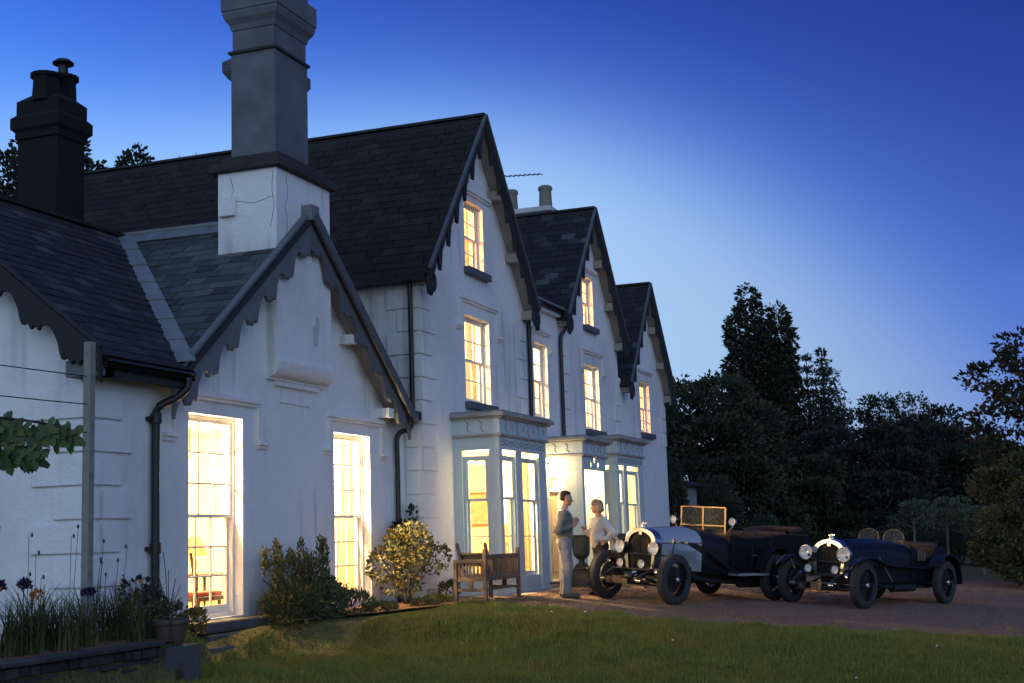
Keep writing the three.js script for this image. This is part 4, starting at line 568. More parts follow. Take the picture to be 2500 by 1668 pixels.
  leafMesh('foliage', foliage(r, [[13.2, 0.4, -9.4, 0.32, 0.24, 0.18], [13.0, 0.66, -9.4, 0.22, 0.1, 0.1], [13.5, 0.25, -9.35, 0.25, 0.22, 0.16]], 620, 0.07, DARK, { asp: 0.6 }), pr); const ps = new MB(); for (let i = 0; i < 7; i++) ps.tube([V(13.3, 0.05, -9.42), V(13.2 + (r() - 0.5) * 0.2, 0.4, -9.4), V(13.1 + (r() - 0.5) * 0.7, 0.5 + r() * 0.4, -9.4)], 0.007, 8, 5); ps.build('stem', bark, pr); new MB().sph(13.08, 0.72, -9.38, 0.025, 1, 1.2, 1, 8).build('bud', mat(0.6, 0.2, 0.05), pr);
}
// terrace bed: strappy clumps, agapanthus, orange lilies
{
  const r = rng(77);
  const strap = (x, z, n, h) => { const pos = [], cc = [], y0 = ground(x, z); for (let i = 0; i < n; i++) { const a = r() * 6.283, L = h * (0.6 + 0.5 * r()), bend = 0.25 + 0.5 * r(), w = 0.008 + 0.006 * r(), k = [[0.05, 0.07, 0.018], [0.075, 0.085, 0.02], [0.035, 0.05, 0.016], [0.10, 0.10, 0.03]][Math.floor(r() * 4)], bx = x + (r() - 0.5) * 0.16, bz = z + (r() - 0.5) * 0.16, sx = -Math.sin(a) * w, sz = Math.cos(a) * w; let p0 = null; for (let s = 0; s <= 5; s++) { const t = s / 5, out = bend * L * t * t, yy = y0 + L * (t - 0.28 * bend * t * t * t), ww = 1 - t * 0.9, p = [bx + Math.cos(a) * out, yy, bz + Math.sin(a) * out, ww]; if (p0) { const q = [[p0[0] - sx * p0[3], p0[1], p0[2] - sz * p0[3]], [p0[0] + sx * p0[3], p0[1], p0[2] + sz * p0[3]], [p[0] + sx * ww, p[1], p[2] + sz * ww], [p[0] - sx * ww, p[1], p[2] - sz * ww]]; for (const v of [q[0], q[1], q[2], q[0], q[2], q[3]]) { pos.push(...v); cc.push(...k); } } p0 = p; } } const g = new THREE.BufferGeometry(); g.setAttribute('position', new THREE.Float32BufferAttribute(pos, 3)); g.setAttribute('color', new THREE.Float32BufferAttribute(cc, 3)); g.computeVertexNormals(); return g; };
  for (let i = 0; i < 20; i++) { const x = 9.3 + i * 0.165, z = -8.55 - 0.65 * r(), y = ground(x, z); const t = thing('strappy_clump', 'clump of long narrow green leaves in the terrace bed below the wing wall', 'plant', x, y, z, 'strappy leaf clumps in the terrace bed'); leafMesh('leaves', strap(x, z, 60, 0.5 + 0.28 * r()), t); }
  [[9.98, 'agapanthus with a dark violet head, leftmost by the picture edge'], [10.32, 'agapanthus with a dark violet head between the edge and the wooden post'], [11.25, 'agapanthus with a dark violet head beside the wooden post']].forEach(([x, lab], i) => {
    const z = -8.7, y = ground(x, z), h = i === 2 ? 0.56 : 0.68; const t = thing('agapanthus', lab, 'flower', x, y, z); new MB().cyl(V(x, y, z), V(x + 0.02, y + h, z), 0.006, 0.005, 6).build('stem', mat(0.05, 0.07, 0.03), t);
    const f = []; for (let k = 0; k < 34; k++) { const d = V(r() - 0.5, r() * 0.6 - 0.1, r() - 0.5).normalize(); f.push([x + 0.02 + d.x * 0.05, y + h + d.y * 0.045, z + d.z * 0.05, 0.014, 0.014, 0.014]); } leafMesh('flower_head', foliage(r, f, 260, 0.03, [[0.02, 0.014, 0.05], [0.03, 0.02, 0.08], [0.012, 0.01, 0.03]], { asp: 0.6 }), t);
  });
  [[10.40, 0.58, 'orange lily flower left of the pair in the terrace bed'], [10.50, 0.6, 'orange lily flower right of the pair in the terrace bed'], [9.9, 0.66, 'orange lily flower at the picture edge in the terrace bed']].forEach(([x, h, lab]) => { const z = -8.66, y = ground(x, z); const t = thing('lily', lab, 'flower', x, y, z); new MB().cyl(V(x, y, z), V(x, y + h, z), 0.005, 0.004, 5).build('stem', mat(0.05, 0.07, 0.03), t); const g = foliage(r, [[x, y + h, z, 0.012, 0.012, 0.012]], 16, 0.06, [[0.36, 0.11, 0.02], [0.42, 0.15, 0.03]], { asp: 0.45, up: 0.6 }); leafMesh('petals', g, t); });
  for (let i = 0; i < 16; i++) { const x = 9.5 + 2.9 * r(), z = -8.9 - 0.5 * r(), y = ground(x, z), h = 0.7 + 0.55 * r(); const t = thing('tall_stem', 'thin bare flower stem standing up from the terrace bed', 'plant', x, y, z, 'bare flower stems in the terrace bed'); new MB().tube([V(x, y, z), V(x + 0.02, y + h * 0.5, z), V(x + 0.08 * (r() - 0.5), y + h, z + 0.05)], 0.0035, 6, 4).sph(x + 0.02, y + h, z + 0.04, 0.012, 1, 2, 1, 6).build('stem', mat(0.06, 0.055, 0.035), t); }
}
// dry stone wall, end block, steps, pot, post with wires
{
  const r = rng(9), tones = [[0.055, 0.056, 0.052], [0.042, 0.044, 0.042], [0.075, 0.072, 0.062], [0.03, 0.031, 0.03]].map((c) => mat(...c, 0.9, { map: mottle(0.5, 0.5, 1.0), bumpMap: coarse, bumpScale: 0.03 }));
  const w = thing('dry_stone_wall', 'low dry stone retaining wall below the terrace bed', 'wall', 10.3, -0.35, -8.3);
  let y = -0.38; for (let c = 0; c < 6; c++) { const h = 0.055 + 0.06 * r(); let x = 8.3 + 0.2 * r(); while (x < 11.85) { const L = Math.min(0.1 + 0.36 * r() * r(), 11.86 - x), o = 0.05 * (r() - 0.5); if (L > 0.05) new MB().rbox(x + 0.006, x + L - 0.006, y + 0.005, y + h - 0.005, -8.46, -8.24 + o, Math.min(0.02, h * 0.3)).build('stone', tones[Math.floor(r() * 4)], w); x += L; } y += h; }
  new MB().box(8.3, 11.86, -0.45, y - 0.03, -8.47, -8.3).build('core', tones[3], w);
  let x = 8.3; while (x < 11.8) { const L = Math.min(0.45 + 0.3 * r(), 11.86 - x); new MB().rbox(x + 0.004, x + L - 0.004, y + 0.002, y + 0.045, -8.5, -8.2 + 0.02 * r(), 0.015).build('coping_stone', tones[Math.floor(r() * 3)], w); x += L; }
  const b = thing('stone_block', 'smooth grey stone block ending the dry stone wall', 'block', 12.2, -0.35, -8.33); new MB().rbox(11.88, 12.5, -0.4, 0.075, -8.5, -8.2, 0.015).build('block', mat(0.085, 0.092, 0.088, 0.85, { map: mottle(0.8, 0.6, 1.0), bumpMap: coarse, bumpScale: 0.01 }), b); new MB().rbox(11.95, 12.9, -0.46, -0.36, -8.4, -7.95, 0.02).build('foot_slab', tones[1], b);
  const s = thing('stone_steps', 'rough slate steps below the left wing window', 'steps', 15, -0.3, -9.4);
  const sm = mat(0.10, 0.105, 0.105, 0.8, { map: mottle(0.7, 0.5, 1.0), bumpMap: coarse, bumpScale: 0.03 });
  const slabs = [[14.15, 15.82, 0.03, 0.165, -9.625, -9.28], [14.22, 14.95, -0.11, 0.022, -9.6, -9.22], [14.96, 15.74, -0.11, 0.022, -9.6, -9.24], [14.1, 15.6, -0.25, -0.118, -9.6, -9.12]]; for (const q of slabs) new MB().rbox(...q, 0.03).build('slab', sm, s);
  const p = thing('plant_pot', 'dull terracotta pot on the end of the low garden wall', 'pot', 12.25, 0.07, -8.42); new MB().lathe([[0.001, 0.075], [0.13, 0.075], [0.165, 0.29], [0.185, 0.29], [0.19, 0.34], [0.165, 0.345], [0.155, 0.31], [0.001, 0.30]], 24, new THREE.Matrix4().makeTranslation(12.25, 0, -8.42)).build('pot', mat(0.09, 0.065, 0.05, 0.9, { bumpMap: coarse, bumpScale: 0.01 }), p);
  const tw = thing('dry_plant', 'dry twiggy plant growing from the terracotta pot', 'plant', 12.25, 0.31, -8.42); const tm = new MB(); for (let i = 0; i < 22; i++) { const a = r() * 6.28, h = 0.15 + 0.3 * r() + (i < 3 ? 0.35 : 0), o = 0.08 + 0.2 * r(); tm.tube([V(12.22 + 0.05 * (r() - 0.5), 0.3, -8.42), V(12.22 + Math.cos(a) * o * 0.4, 0.31 + h * 0.5, -8.42 + Math.sin(a) * o * 0.4), V(12.2 + Math.cos(a) * o, 0.31 + h, -8.42 + Math.sin(a) * o)], 0.005, 7, 4); } tm.build('stem', mat(0.06, 0.045, 0.03), tw); leafMesh('leaves', foliage(r, [[12.2, 0.42, -8.42, 0.2, 0.13, 0.18], [12.35, 0.4, -8.4, 0.14, 0.1, 0.12]], 160, 0.045, OLIVE), tw);
  const post = thing('trellis_post', 'weathered grey wooden post strung with wires at the terrace', 'post', 11.51, 0.05, -8.9);
  const pm = mat(0.30, 0.30, 0.25, 0.9, { map: mottle(0.5, 0.6, 1.0), bumpMap: grain, bumpScale: 0.006 }); new MB().rbox(11.465, 11.555, -0.1, 3.22, -8.945, -8.855, 0.01).build('post', pm, post);
  for (const y0 of [2.86, 2.57, 2.28]) { const q = []; for (let i = 0; i <= 8; i++) { const t = i / 8; q.push(V(11.46 - 4.2 * t, y0 - 0.12 * t * (1 - t) * 4 * 0.2, -8.9)); } new MB().tube(q, 0.006, 20, 5).build('wire', MT.iron, post); }
}
// vine spray hanging in from the left
{
  const r = rng(55), b = thing('vine_branch', 'leafy vine spray hanging in at the left picture edge', 'vine', 7.0, 1.85, -6.3);
  new MB().tube([V(6.6, 2.0, -6.9), V(7.0, 1.98, -6.35), V(7.3, 1.93, -6.02), V(7.42, 1.86, -5.9)], 0.008, 16, 6).tube([V(6.7, 1.86, -6.8), V(7.0, 1.78, -6.4), V(7.25, 1.72, -6.1)], 0.007, 14, 6).build('stem', bark, b);
  const sh = () => { const s = new THREE.Shape(), pts = []; for (let i = 0; i <= 40; i++) { const t = (i / 40) * Math.PI * 2, rr = 0.058 * (0.78 + 0.22 * Math.cos(5 * t) + 0.06 * Math.cos(23 * t)) * (Math.abs(t - Math.PI) < 0.25 ? 0.45 : 1); pts.push([rr * Math.sin(t + 0), rr * Math.cos(t)]); } return poly(pts); };
  const variants = [0, 1, 2].map((k) => { const g = new THREE.ShapeGeometry(sh(), 4), p = g.attributes.position; for (let i = 0; i < p.count; i++) { const x = p.getX(i), y = p.getY(i); p.setZ(i, -(4 + k * 3) * x * x - (2 + 2 * k) * y * y); } g.computeVertexNormals(); return g; });
  const ms = [[0.045, 0.085, 0.018], [0.06, 0.10, 0.024], [0.03, 0.06, 0.015], [0.085, 0.10, 0.025]].map((c) => mat(...c, 0.65)); const o = org(b);
  for (let i = 0; i < 80; i++) { const low = r() < 0.42, t = Math.pow(r(), 0.8), x = low ? lerp(6.75, 7.28, t) : lerp(6.75, 7.42, t), z = lerp(-6.65, low ? -6.05 : -5.86, t), y = (low ? lerp(1.78, 1.70, t) : lerp(1.93, 1.84, t)) + (r() - 0.5) * (low ? 0.10 : 0.18) * (1.15 - t * 0.6); const me = new THREE.Mesh(variants[i % 3], ms[Math.floor(r() * 4)]); me.name = numbered('leaf', b); me.position.set(x - o.x, y - o.y, z - o.z); me.rotation.set(-0.35 + 0.9 * (r() - 0.5), -1.2 + 1.3 * (r() - 0.5), Math.PI + (r() - 0.5) * 1.6); me.scale.setScalar(1.15 + 0.75 * r()); me.castShadow = me.receiveShadow = true; b.add(me); }
}
// garden seat, canvas chair, urns
{
  const wd = mat(0.17, 0.115, 0.075, 0.7, { map: mottle(0.25, 0.6, 1.0), bumpMap: grain, bumpScale: 0.002 });
  const s = thing('garden_bench', 'weathered wooden garden bench with slatted back and ends beside the bay', 'bench', 20.75, ground(20.75, -8.2), -8.2), y = 0.02, xa = 20.0, xb = 21.5, za = -8.43, zb = -7.93;
  for (const [x, z, h] of [[xa, za, 0.74], [xa, zb, 0.90], [xb, zb, 0.90], [xb, za, 0.74]]) new MB().rbox(x - 0.03, x + 0.03, y, h, z - 0.03, z + 0.03, 0.008).build('leg', wd, s);
  const rail = (x0, x1, y0, y1, z0, z1, n) => new MB().rbox(x0, x1, y0, y1, z0, z1, 0.006).build(n, wd, s);
  for (const x of [xa, xb]) { rail(x - 0.035, x + 0.035, 0.68, 0.74, za + 0.031, zb - 0.031, 'arm'); rail(x - 0.02, x + 0.02, 0.40, 0.47, za + 0.031, zb - 0.031, 'rail'); rail(x - 0.018, x + 0.018, 0.24, 0.29, za + 0.031, zb - 0.031, 'rail'); rail(x - 0.016, x + 0.016, 0.291, 0.399, -8.22, -8.14, 'bracket'); for (let i = 0; i < 7; i++) { const z = lerp(za + 0.06, zb - 0.06, i / 6); rail(x - 0.01, x + 0.01, 0.471, 0.679, z - 0.021, z + 0.021, 'slat'); } }
  rail(xa + 0.031, xb - 0.031, 0.74, 0.81, zb - 0.02, zb + 0.02, 'rail'); rail(xa + 0.031, xb - 0.031, 0.40, 0.47, zb - 0.02, zb + 0.02, 'rail'); rail(xa + 0.031, xb - 0.031, 0.25, 0.29, zb - 0.015, zb + 0.015, 'rail');
  for (let i = 0; i < 17; i++) { const x = lerp(xa + 0.08, xb - 0.08, i / 16); rail(x - 0.022, x + 0.022, 0.471, 0.739, zb - 0.01, zb + 0.01, 'slat'); }
  for (let i = 0; i < 6; i++) { const z = lerp(za + 0.04, zb - 0.06, i / 5); rail(xa + 0.031, xb - 0.031, 0.471, 0.492, z - 0.032, z + 0.032, 'seat_slat'); }
  const d = thing('canvas_chair', 'folding chair with a dark canvas back leaning behind the bench arm', 'chair', 20.3, 0.02, -8.2);
  for (const z of [-8.47, -7.99]) new MB().bar(V(20.42, 0.52, z), V(20.18, 0.97, z), 0.045, 0.045, V(0, 0, 1)).sph(20.17, 0.98, z, 0.028).build('back_post', wd, d);
  new MB().slab(V(20.37, 0.62, -8.45), V(20.37, 0.62, -8.01), V(20.27, 0.83, -8.01), V(20.27, 0.83, -8.45), 0.02).build('canvas_back', mat(0.05, 0.045, 0.045, 0.9), d); new MB().bar(V(20.27, 0.83, -8.46), V(20.27, 0.83, -8.0), 0.03, 0.03).build('back_rail', wd, d);
  const urn = (x, z, lab) => { const g = ground(x, z) + 0.01, t = thing('stone_urn', lab, 'urn', x, g, z), m = mat(0.10, 0.10, 0.075, 0.9, { map: mottle(0.4, 0.5, 1.0), bumpMap: coarse, bumpScale: 0.02 }), T = new THREE.Matrix4().makeTranslation(x, g, z);
    new MB().rbox(x - 0.19, x + 0.19, g, g + 0.06, z - 0.19, z + 0.19, 0.01).rbox(x - 0.16, x + 0.16, g + 0.061, g + 0.36, z - 0.16, z + 0.16, 0.01).rbox(x - 0.19, x + 0.19, g + 0.361, g + 0.41, z - 0.19, z + 0.19, 0.01).build('pedestal', m, t);
    new MB().lathe([[0.13, 0.412], [0.13, 0.44], [0.06, 0.49], [0.055, 0.54], [0.10, 0.57], [0.15, 0.62], [0.165, 0.70], [0.175, 0.94], [0.215, 0.98], [0.215, 1.01], [0.17, 1.01], [0.15, 0.9]], 22, T).build('bowl', m, t); new MB().lathe([[0.001, 0.93], [0.16, 0.93]], 16, T).build('soil', bark, t); };
  urn(25.0, -7.92, 'stone urn on a square pedestal between the man and the woman'); urn(27.75, -7.9, 'stone urn behind the woman at the far side of the porch');
}
// ---------- the two vintage cars, each in its own frame: x rearwards from the front axle, z towards the lawn ----------
const CM = {
  tyre: mat(0.035, 0.034, 0.032, 0.85, { bumpMap: grain, bumpScale: 0.004 }), black: mat(0.012, 0.012, 0.012, 0.4), chassis: mat(0.014, 0.014, 0.014, 0.6),
  silver: mat(0.42, 0.45, 0.48, 0.42, { metalness: 0.35 }), chrome: mat(0.8, 0.8, 0.8, 0.12, { metalness: 1 }), nickel: mat(0.52, 0.50, 0.47, 0.26, { metalness: 1 }), reflector: mat(0.9, 0.88, 0.84, 0.4, { metalness: 0.6 }),
  green: new THREE.MeshPhysicalMaterial({ color: col(0.005, 0.0065, 0.0065), roughness: 0.45, specularIntensity: 0.45, side: THREE.DoubleSide }), blue: new THREE.MeshPhysicalMaterial({ color: col(0.007, 0.0095, 0.013), roughness: 0.42, specularIntensity: 0.55, side: THREE.DoubleSide }), mesh: mat(0.012, 0.012, 0.010, 0.7), brass: mat(0.30, 0.21, 0.12, 0.4, { metalness: 0.9 }), leather: mat(0.035, 0.016, 0.011, 0.6), spoke: mat(0.04, 0.04, 0.04, 0.5, { metalness: 0.5 }),
};
function lensMat() { return new THREE.MeshPhysicalMaterial({ color: 0xffffff, transmission: 1, thickness: 0, roughness: 0.05, side: THREE.DoubleSide }); }
const LENS = lensMat(), DUSTY = new THREE.MeshPhysicalMaterial({ color: col(0.5, 0.46, 0.36), roughness: 0.08, transmission: 0.9, thickness: 0, side: THREE.DoubleSide });
// loft through closed sections: each a list of [y, z]; x per section
function loft(secs, caps) {
  const n = secs[0].p.length, pos = [], idx = []; for (const s of secs) for (const [y, z] of s.p) pos.push(s.x, y, z);
  for (let i = 0; i < secs.length - 1; i++) for (let j = 0; j < n; j++) { const a = i * n + j, b = i * n + (j + 1) % n; idx.push(a, b, a + n, b, b + n, a + n); }
  if (caps) for (const e of [0, secs.length - 1]) { const c = pos.length / 3; let y = 0, z = 0; for (const q of secs[e].p) { y += q[0] / n; z += q[1] / n; } pos.push(secs[e].x, y, z); for (let j = 0; j < n; j++) { const a = e * n + j, b = e * n + (j + 1) % n; idx.push(c, e ? a : b, e ? b : a); } }
  const g = new THREE.BufferGeometry(); g.setAttribute('position', new THREE.Float32BufferAttribute(pos, 3)); g.setIndex(idx); g.computeVertexNormals(); return toCreasedNormals(g, 0.7);
}
// bonnet-like section: flat sides, rounded shoulders, slightly crowned top
function section(w, y0, yTop, sh = 0.16, crown = 0.03) { const p = [[y0, -w], [y0, w]]; const ys = yTop - crown - sh; p.push([ys, w]); for (let i = 1; i <= 6; i++) { const a = (i / 6) * Math.PI / 2; p.push([ys + sh * Math.sin(a), w - sh + sh * Math.cos(a)]); } p.push([yTop, 0]); for (let i = 6; i >= 0; i--) { const a = (i / 6) * Math.PI / 2; p.push([ys + sh * Math.sin(a), -(w - sh + sh * Math.cos(a))]); } return p; }
function wheel(car, x, z, rr, side, proto) {
  if (proto) { const w = proto.clone(); w.name = numbered('wheel', car); w.position.set(x, rr, z); w.scale.z = side; car.add(w); return w; }
  const w = new THREE.Group(); w.name = numbered('wheel', car); w.position.set(x, rr, z); w.scale.z = side; car.add(w); ORG.set(w, V(0, 0, 0));
  const Z = new THREE.Matrix4().makeRotationX(Math.PI / 2), tw = 0.075, prof = []; const ri = rr - 0.135; for (let i = 0; i <= 16; i++) { const a = Math.PI * (1.13 - 1.26 * i / 16) , ca = Math.cos(a), sa = Math.sin(a); prof.push([ri + 0.05 + Math.sign(sa) * Math.pow(Math.abs(sa), 0.75) * 0.085, tw * Math.sign(ca) * Math.pow(Math.abs(ca), 0.7)]); }
  new MB().lathe(prof, 48, Z).build('tyre', CM.tyre, w);
  const tr = new MB(); for (const o of [-0.045, -0.015, 0.015, 0.045]) tr.lathe([[rr - 0.006, o - 0.008], [rr + 0.001, o - 0.005], [rr + 0.001, o + 0.005], [rr - 0.006, o + 0.008]], 48, Z); tr.build('tread', CM.tyre, w);
  new MB().lathe([[ri + 0.028, -0.06], [ri + 0.028, -0.045], [ri + 0.005, -0.035], [ri + 0.005, 0.035], [ri + 0.028, 0.045], [ri + 0.028, 0.06]], 40, Z).build('rim', CM.black, w);
  const sp = new MB(); for (let i = 0; i < 40; i++) { const a = (i / 40) * 6.283, b = a + (i % 2 ? 0.35 : -0.35), h = i % 4 < 2 ? 0.07 : 0.0; sp.cyl(V(0.055 * Math.cos(b), 0.055 * Math.sin(b), h), V((ri + 0.006) * Math.cos(a), (ri + 0.006) * Math.sin(a), 0.01), 0.0045, 0.0045, 5); } sp.build('spokes', CM.spoke, w);
  new MB().lathe([[0.001, 0.105], [0.03, 0.1], [0.05, 0.085], [0.055, 0.0], [0.06, -0.05]], 18, Z).build('hub', CM.nickel, w);
  new MB().lathe([[0.001, -0.03], [ri - 0.06, -0.03], [ri - 0.05, -0.08], [0.001, -0.09]], 28, Z).build('brake_drum', CM.chassis, w);
  for (const f of [0.1, -0.1]) new MB().bar(V(0, 0, 0.11), V(f * 0.7, f * 0.4, 0.105), 0.02, 0.012).build('knock_off', CM.nickel, w);
  return w;
}
function lampUnit(car, name, x, y, z, r, bodyMat) {
  const g = new THREE.Group(); g.name = numbered(name, car); g.position.set(x, y, z); car.add(g); ORG.set(g, V(0, 0, 0));
  const X = new THREE.Matrix4().makeRotationZ(-Math.PI / 2); // lathe axis y -> +x (rearwards)
  new MB().lathe([[r * 1.04, -0.01], [r * 1.06, 0.02], [r * 0.98, r * 0.55], [r * 0.66, r * 1.0], [r * 0.25, r * 1.25], [0.001, r * 1.3]], 26, X).build('shell', bodyMat, g);
  new MB().lathe([[r * 1.05, -0.022], [r * 0.97, -0.03], [r * 0.94, -0.01], [r * 1.03, 0.0]], 26, X).build('rim', CM.nickel, g);
  new MB().lathe([[r * 0.95, 0.0], [r * 0.75, r * 0.42], [r * 0.4, r * 0.72], [0.001, r * 0.82]], 26, X).build('reflector', CM.reflector, g);
  new MB().lathe([[r * 0.95, -0.012], [r * 0.6, -0.028], [0.001, -0.036]], 22, X).build('lens', LENS, g);
  new MB().sph(r * 0.3, 0, 0, r * 0.14).build('bulb', mat(0.8, 0.75, 0.6, 0.3), g);
  return g;
}
const part = (mb, name, m, car, label) => mb.build(name, m, car, label);
function plate(car, x, y, z, w, h, text, bg, fg, blur) {
  const c = document.createElement('canvas'); c.width = 256; c.height = 72; const k = c.getContext('2d'); k.fillStyle = bg; k.fillRect(0, 0, 256, 72); k.fillStyle = fg; k.font = 'bold 62px sans-serif'; k.textBaseline = 'middle'; k.textAlign = 'center'; k.fillText(text, 128, 38, 236); 
  const t = new THREE.CanvasTexture(c); t.colorSpace = THREE.SRGBColorSpace; const g = new THREE.PlaneGeometry(w, h); g.rotateY(-Math.PI / 2); const me = new THREE.Mesh(g, new THREE.MeshStandardMaterial({ map: t, roughness: 0.6 })); me.name = numbered('number_plate', car); me.position.set(x, y, z); car.add(me);
  part(new MB().box(x + 0.003, x + 0.014, y - h / 2 - 0.01, y + h / 2 + 0.01, z - w / 2 - 0.01, z + w / 2 + 0.01), 'plate_back', CM.black, car);
}
function makeCar(name, label, FL, tr, rr, build) {
  const a = 0.4, ax = [Math.cos(a), Math.sin(a)], O = [FL[0] + ax[1] * tr / 2, FL[1] - ax[0] * tr / 2];
  const car = local(name, label, 'car', O[0], gBase(O[1]) + 0.036, O[1]); const tilt = new THREE.Quaternion().setFromAxisAngle(V(1, 0, 0), Math.atan(0.075)), yaw = new THREE.Quaternion().setFromAxisAngle(V(0, 1, 0), -a); car.quaternion.copy(tilt).multiply(yaw);
  const WB = 3.0, h = tr / 2, p = wheel(car, 0, h, rr, 1); wheel(car, 0, -h, rr, -1, p); wheel(car, WB, h, rr, 1, p); wheel(car, WB, -h, rr, -1, p);
  // chassis, axles, springs, shared by both
  const ch = new MB(); for (const s of [-1, 1]) { ch.box(0.05, 4.1, 0.48, 0.58, s * 0.36 - 0.03, s * 0.36 + 0.03); ch.tube([V(0.1, 0.55, s * 0.36), V(-0.2, 0.52, s * 0.37), V(-0.46, 0.44, s * 0.37), V(-0.5, 0.38, s * 0.37)], 0.03, 14, 8); } ch.box(0.3, 3.6, 0.30, 0.5, -0.3, 0.3); ch.build('chassis', CM.chassis, car);
  const sg = new MB(); for (const s of [-1, 1]) for (let i = 0; i < 4; i++) { const L = 0.5 - i * 0.09; sg.tube([V(-L, 0.40 - i * 0.016 + L * 0.1, s * 0.37), V(0, 0.37 - i * 0.016, s * 0.37), V(L, 0.40 - i * 0.016 + L * 0.14, s * 0.37)], 0.012, 12, 6); } sg.build('leaf_springs', CM.chassis, car);
  for (const x of [0, WB]) part(new MB().tube([V(x, rr, -h + 0.06), V(x, rr - 0.03, -h + 0.16), V(x, rr - 0.1, -0.38), V(x, rr - 0.1, 0.38), V(x, rr - 0.03, h - 0.16), V(x, rr, h - 0.06)], 0.032, 24, 8), 'axle', CM.chassis, car);
  part(new MB().cyl(V(-0.13, 0.38, -0.55), V(-0.13, 0.38, 0.55), 0.014, 0.014, 8), 'track_rod', CM.nickel, car);
  for (const s of [-1, 1]) part(new MB().cyl(V(-0.5, 0.37, s * 0.37 - 0.05), V(-0.5, 0.37, s * 0.37 + 0.05), 0.03, 0.03, 10).cyl(V(-0.1, 0.5, s * 0.42), V(-0.1, 0.5, s * 0.48), 0.07, 0.07, 14), 'shock_absorber', CM.nickel, car);
  build(car); return car;
}
function radiator(car, x0, w, y0, yTop, shellM) {
  // horseshoe shell, rounded and slightly peaked, with the dark core inside
  const out = (k, d) => { const s = new THREE.Shape(), W = w - d, T = yTop - d; s.moveTo(-W * 0.90, y0 + d * 0.4); s.quadraticCurveTo(-W * 1.0, y0 + (T - y0) * 0.35, -W, T - 0.24); s.bezierCurveTo(-W, T - 0.06, -W * 0.5, T - 0.03, 0, T); s.bezierCurveTo(W * 0.5, T - 0.03, W, T - 0.06, W, T - 0.24); s.quadraticCurveTo(W * 1.0, y0 + (T - y0) * 0.35, W * 0.90, y0 + d * 0.4); s.closePath(); return s; };
  const F = basis(V(0, 0, -1), V(0, 1, 0), V(1, 0, 0), V(x0, 0, 0));
  const g = new MB(), sh = out(1, 0); const inner = out(1, 0.055); sh.holes.push(new THREE.Path(inner.getPoints(8))); g.ext(sh, 0.16, F, { bevelEnabled: true, bevelThickness: 0.015, bevelSize: 0.012, bevelSegments: 2 }); g.build('radiator_shell', shellM, car);
  const core = new MB(); core.ext(out(1, 0.05), 0.05, F.clone().multiply(new THREE.Matrix4().makeTranslation(0, 0, 0.045))); core.build('radiator_core', CM.mesh, car);
  const sl = new MB(); for (let i = -7; i <= 7; i++) { const z = i * (w - 0.06) / 8; sl.box(x0 + 0.03, x0 + 0.044, y0 + 0.06, yTop - 0.12 - Math.pow(Math.abs(i) / 7, 3) * 0.14, z - 0.004, z + 0.004); } sl.build('stone_guard', CM.mesh, car);
  part(new MB().lathe([[0.001, 0.1], [0.02, 0.095], [0.018, 0.05], [0.04, 0.045], [0.042, 0.0]], 16, new THREE.Matrix4().makeTranslation(x0 + 0.08, yTop, 0)).bar(V(x0 + 0.08, yTop + 0.06, -0.06), V(x0 + 0.08, yTop + 0.075, 0.06), 0.015, 0.02), 'radiator_cap', CM.nickel, car);
  part(new MB().box(x0 - 0.014, x0 - 0.006, yTop - 0.12, yTop - 0.06, -0.03, 0.03), 'badge', CM.nickel, car);
}
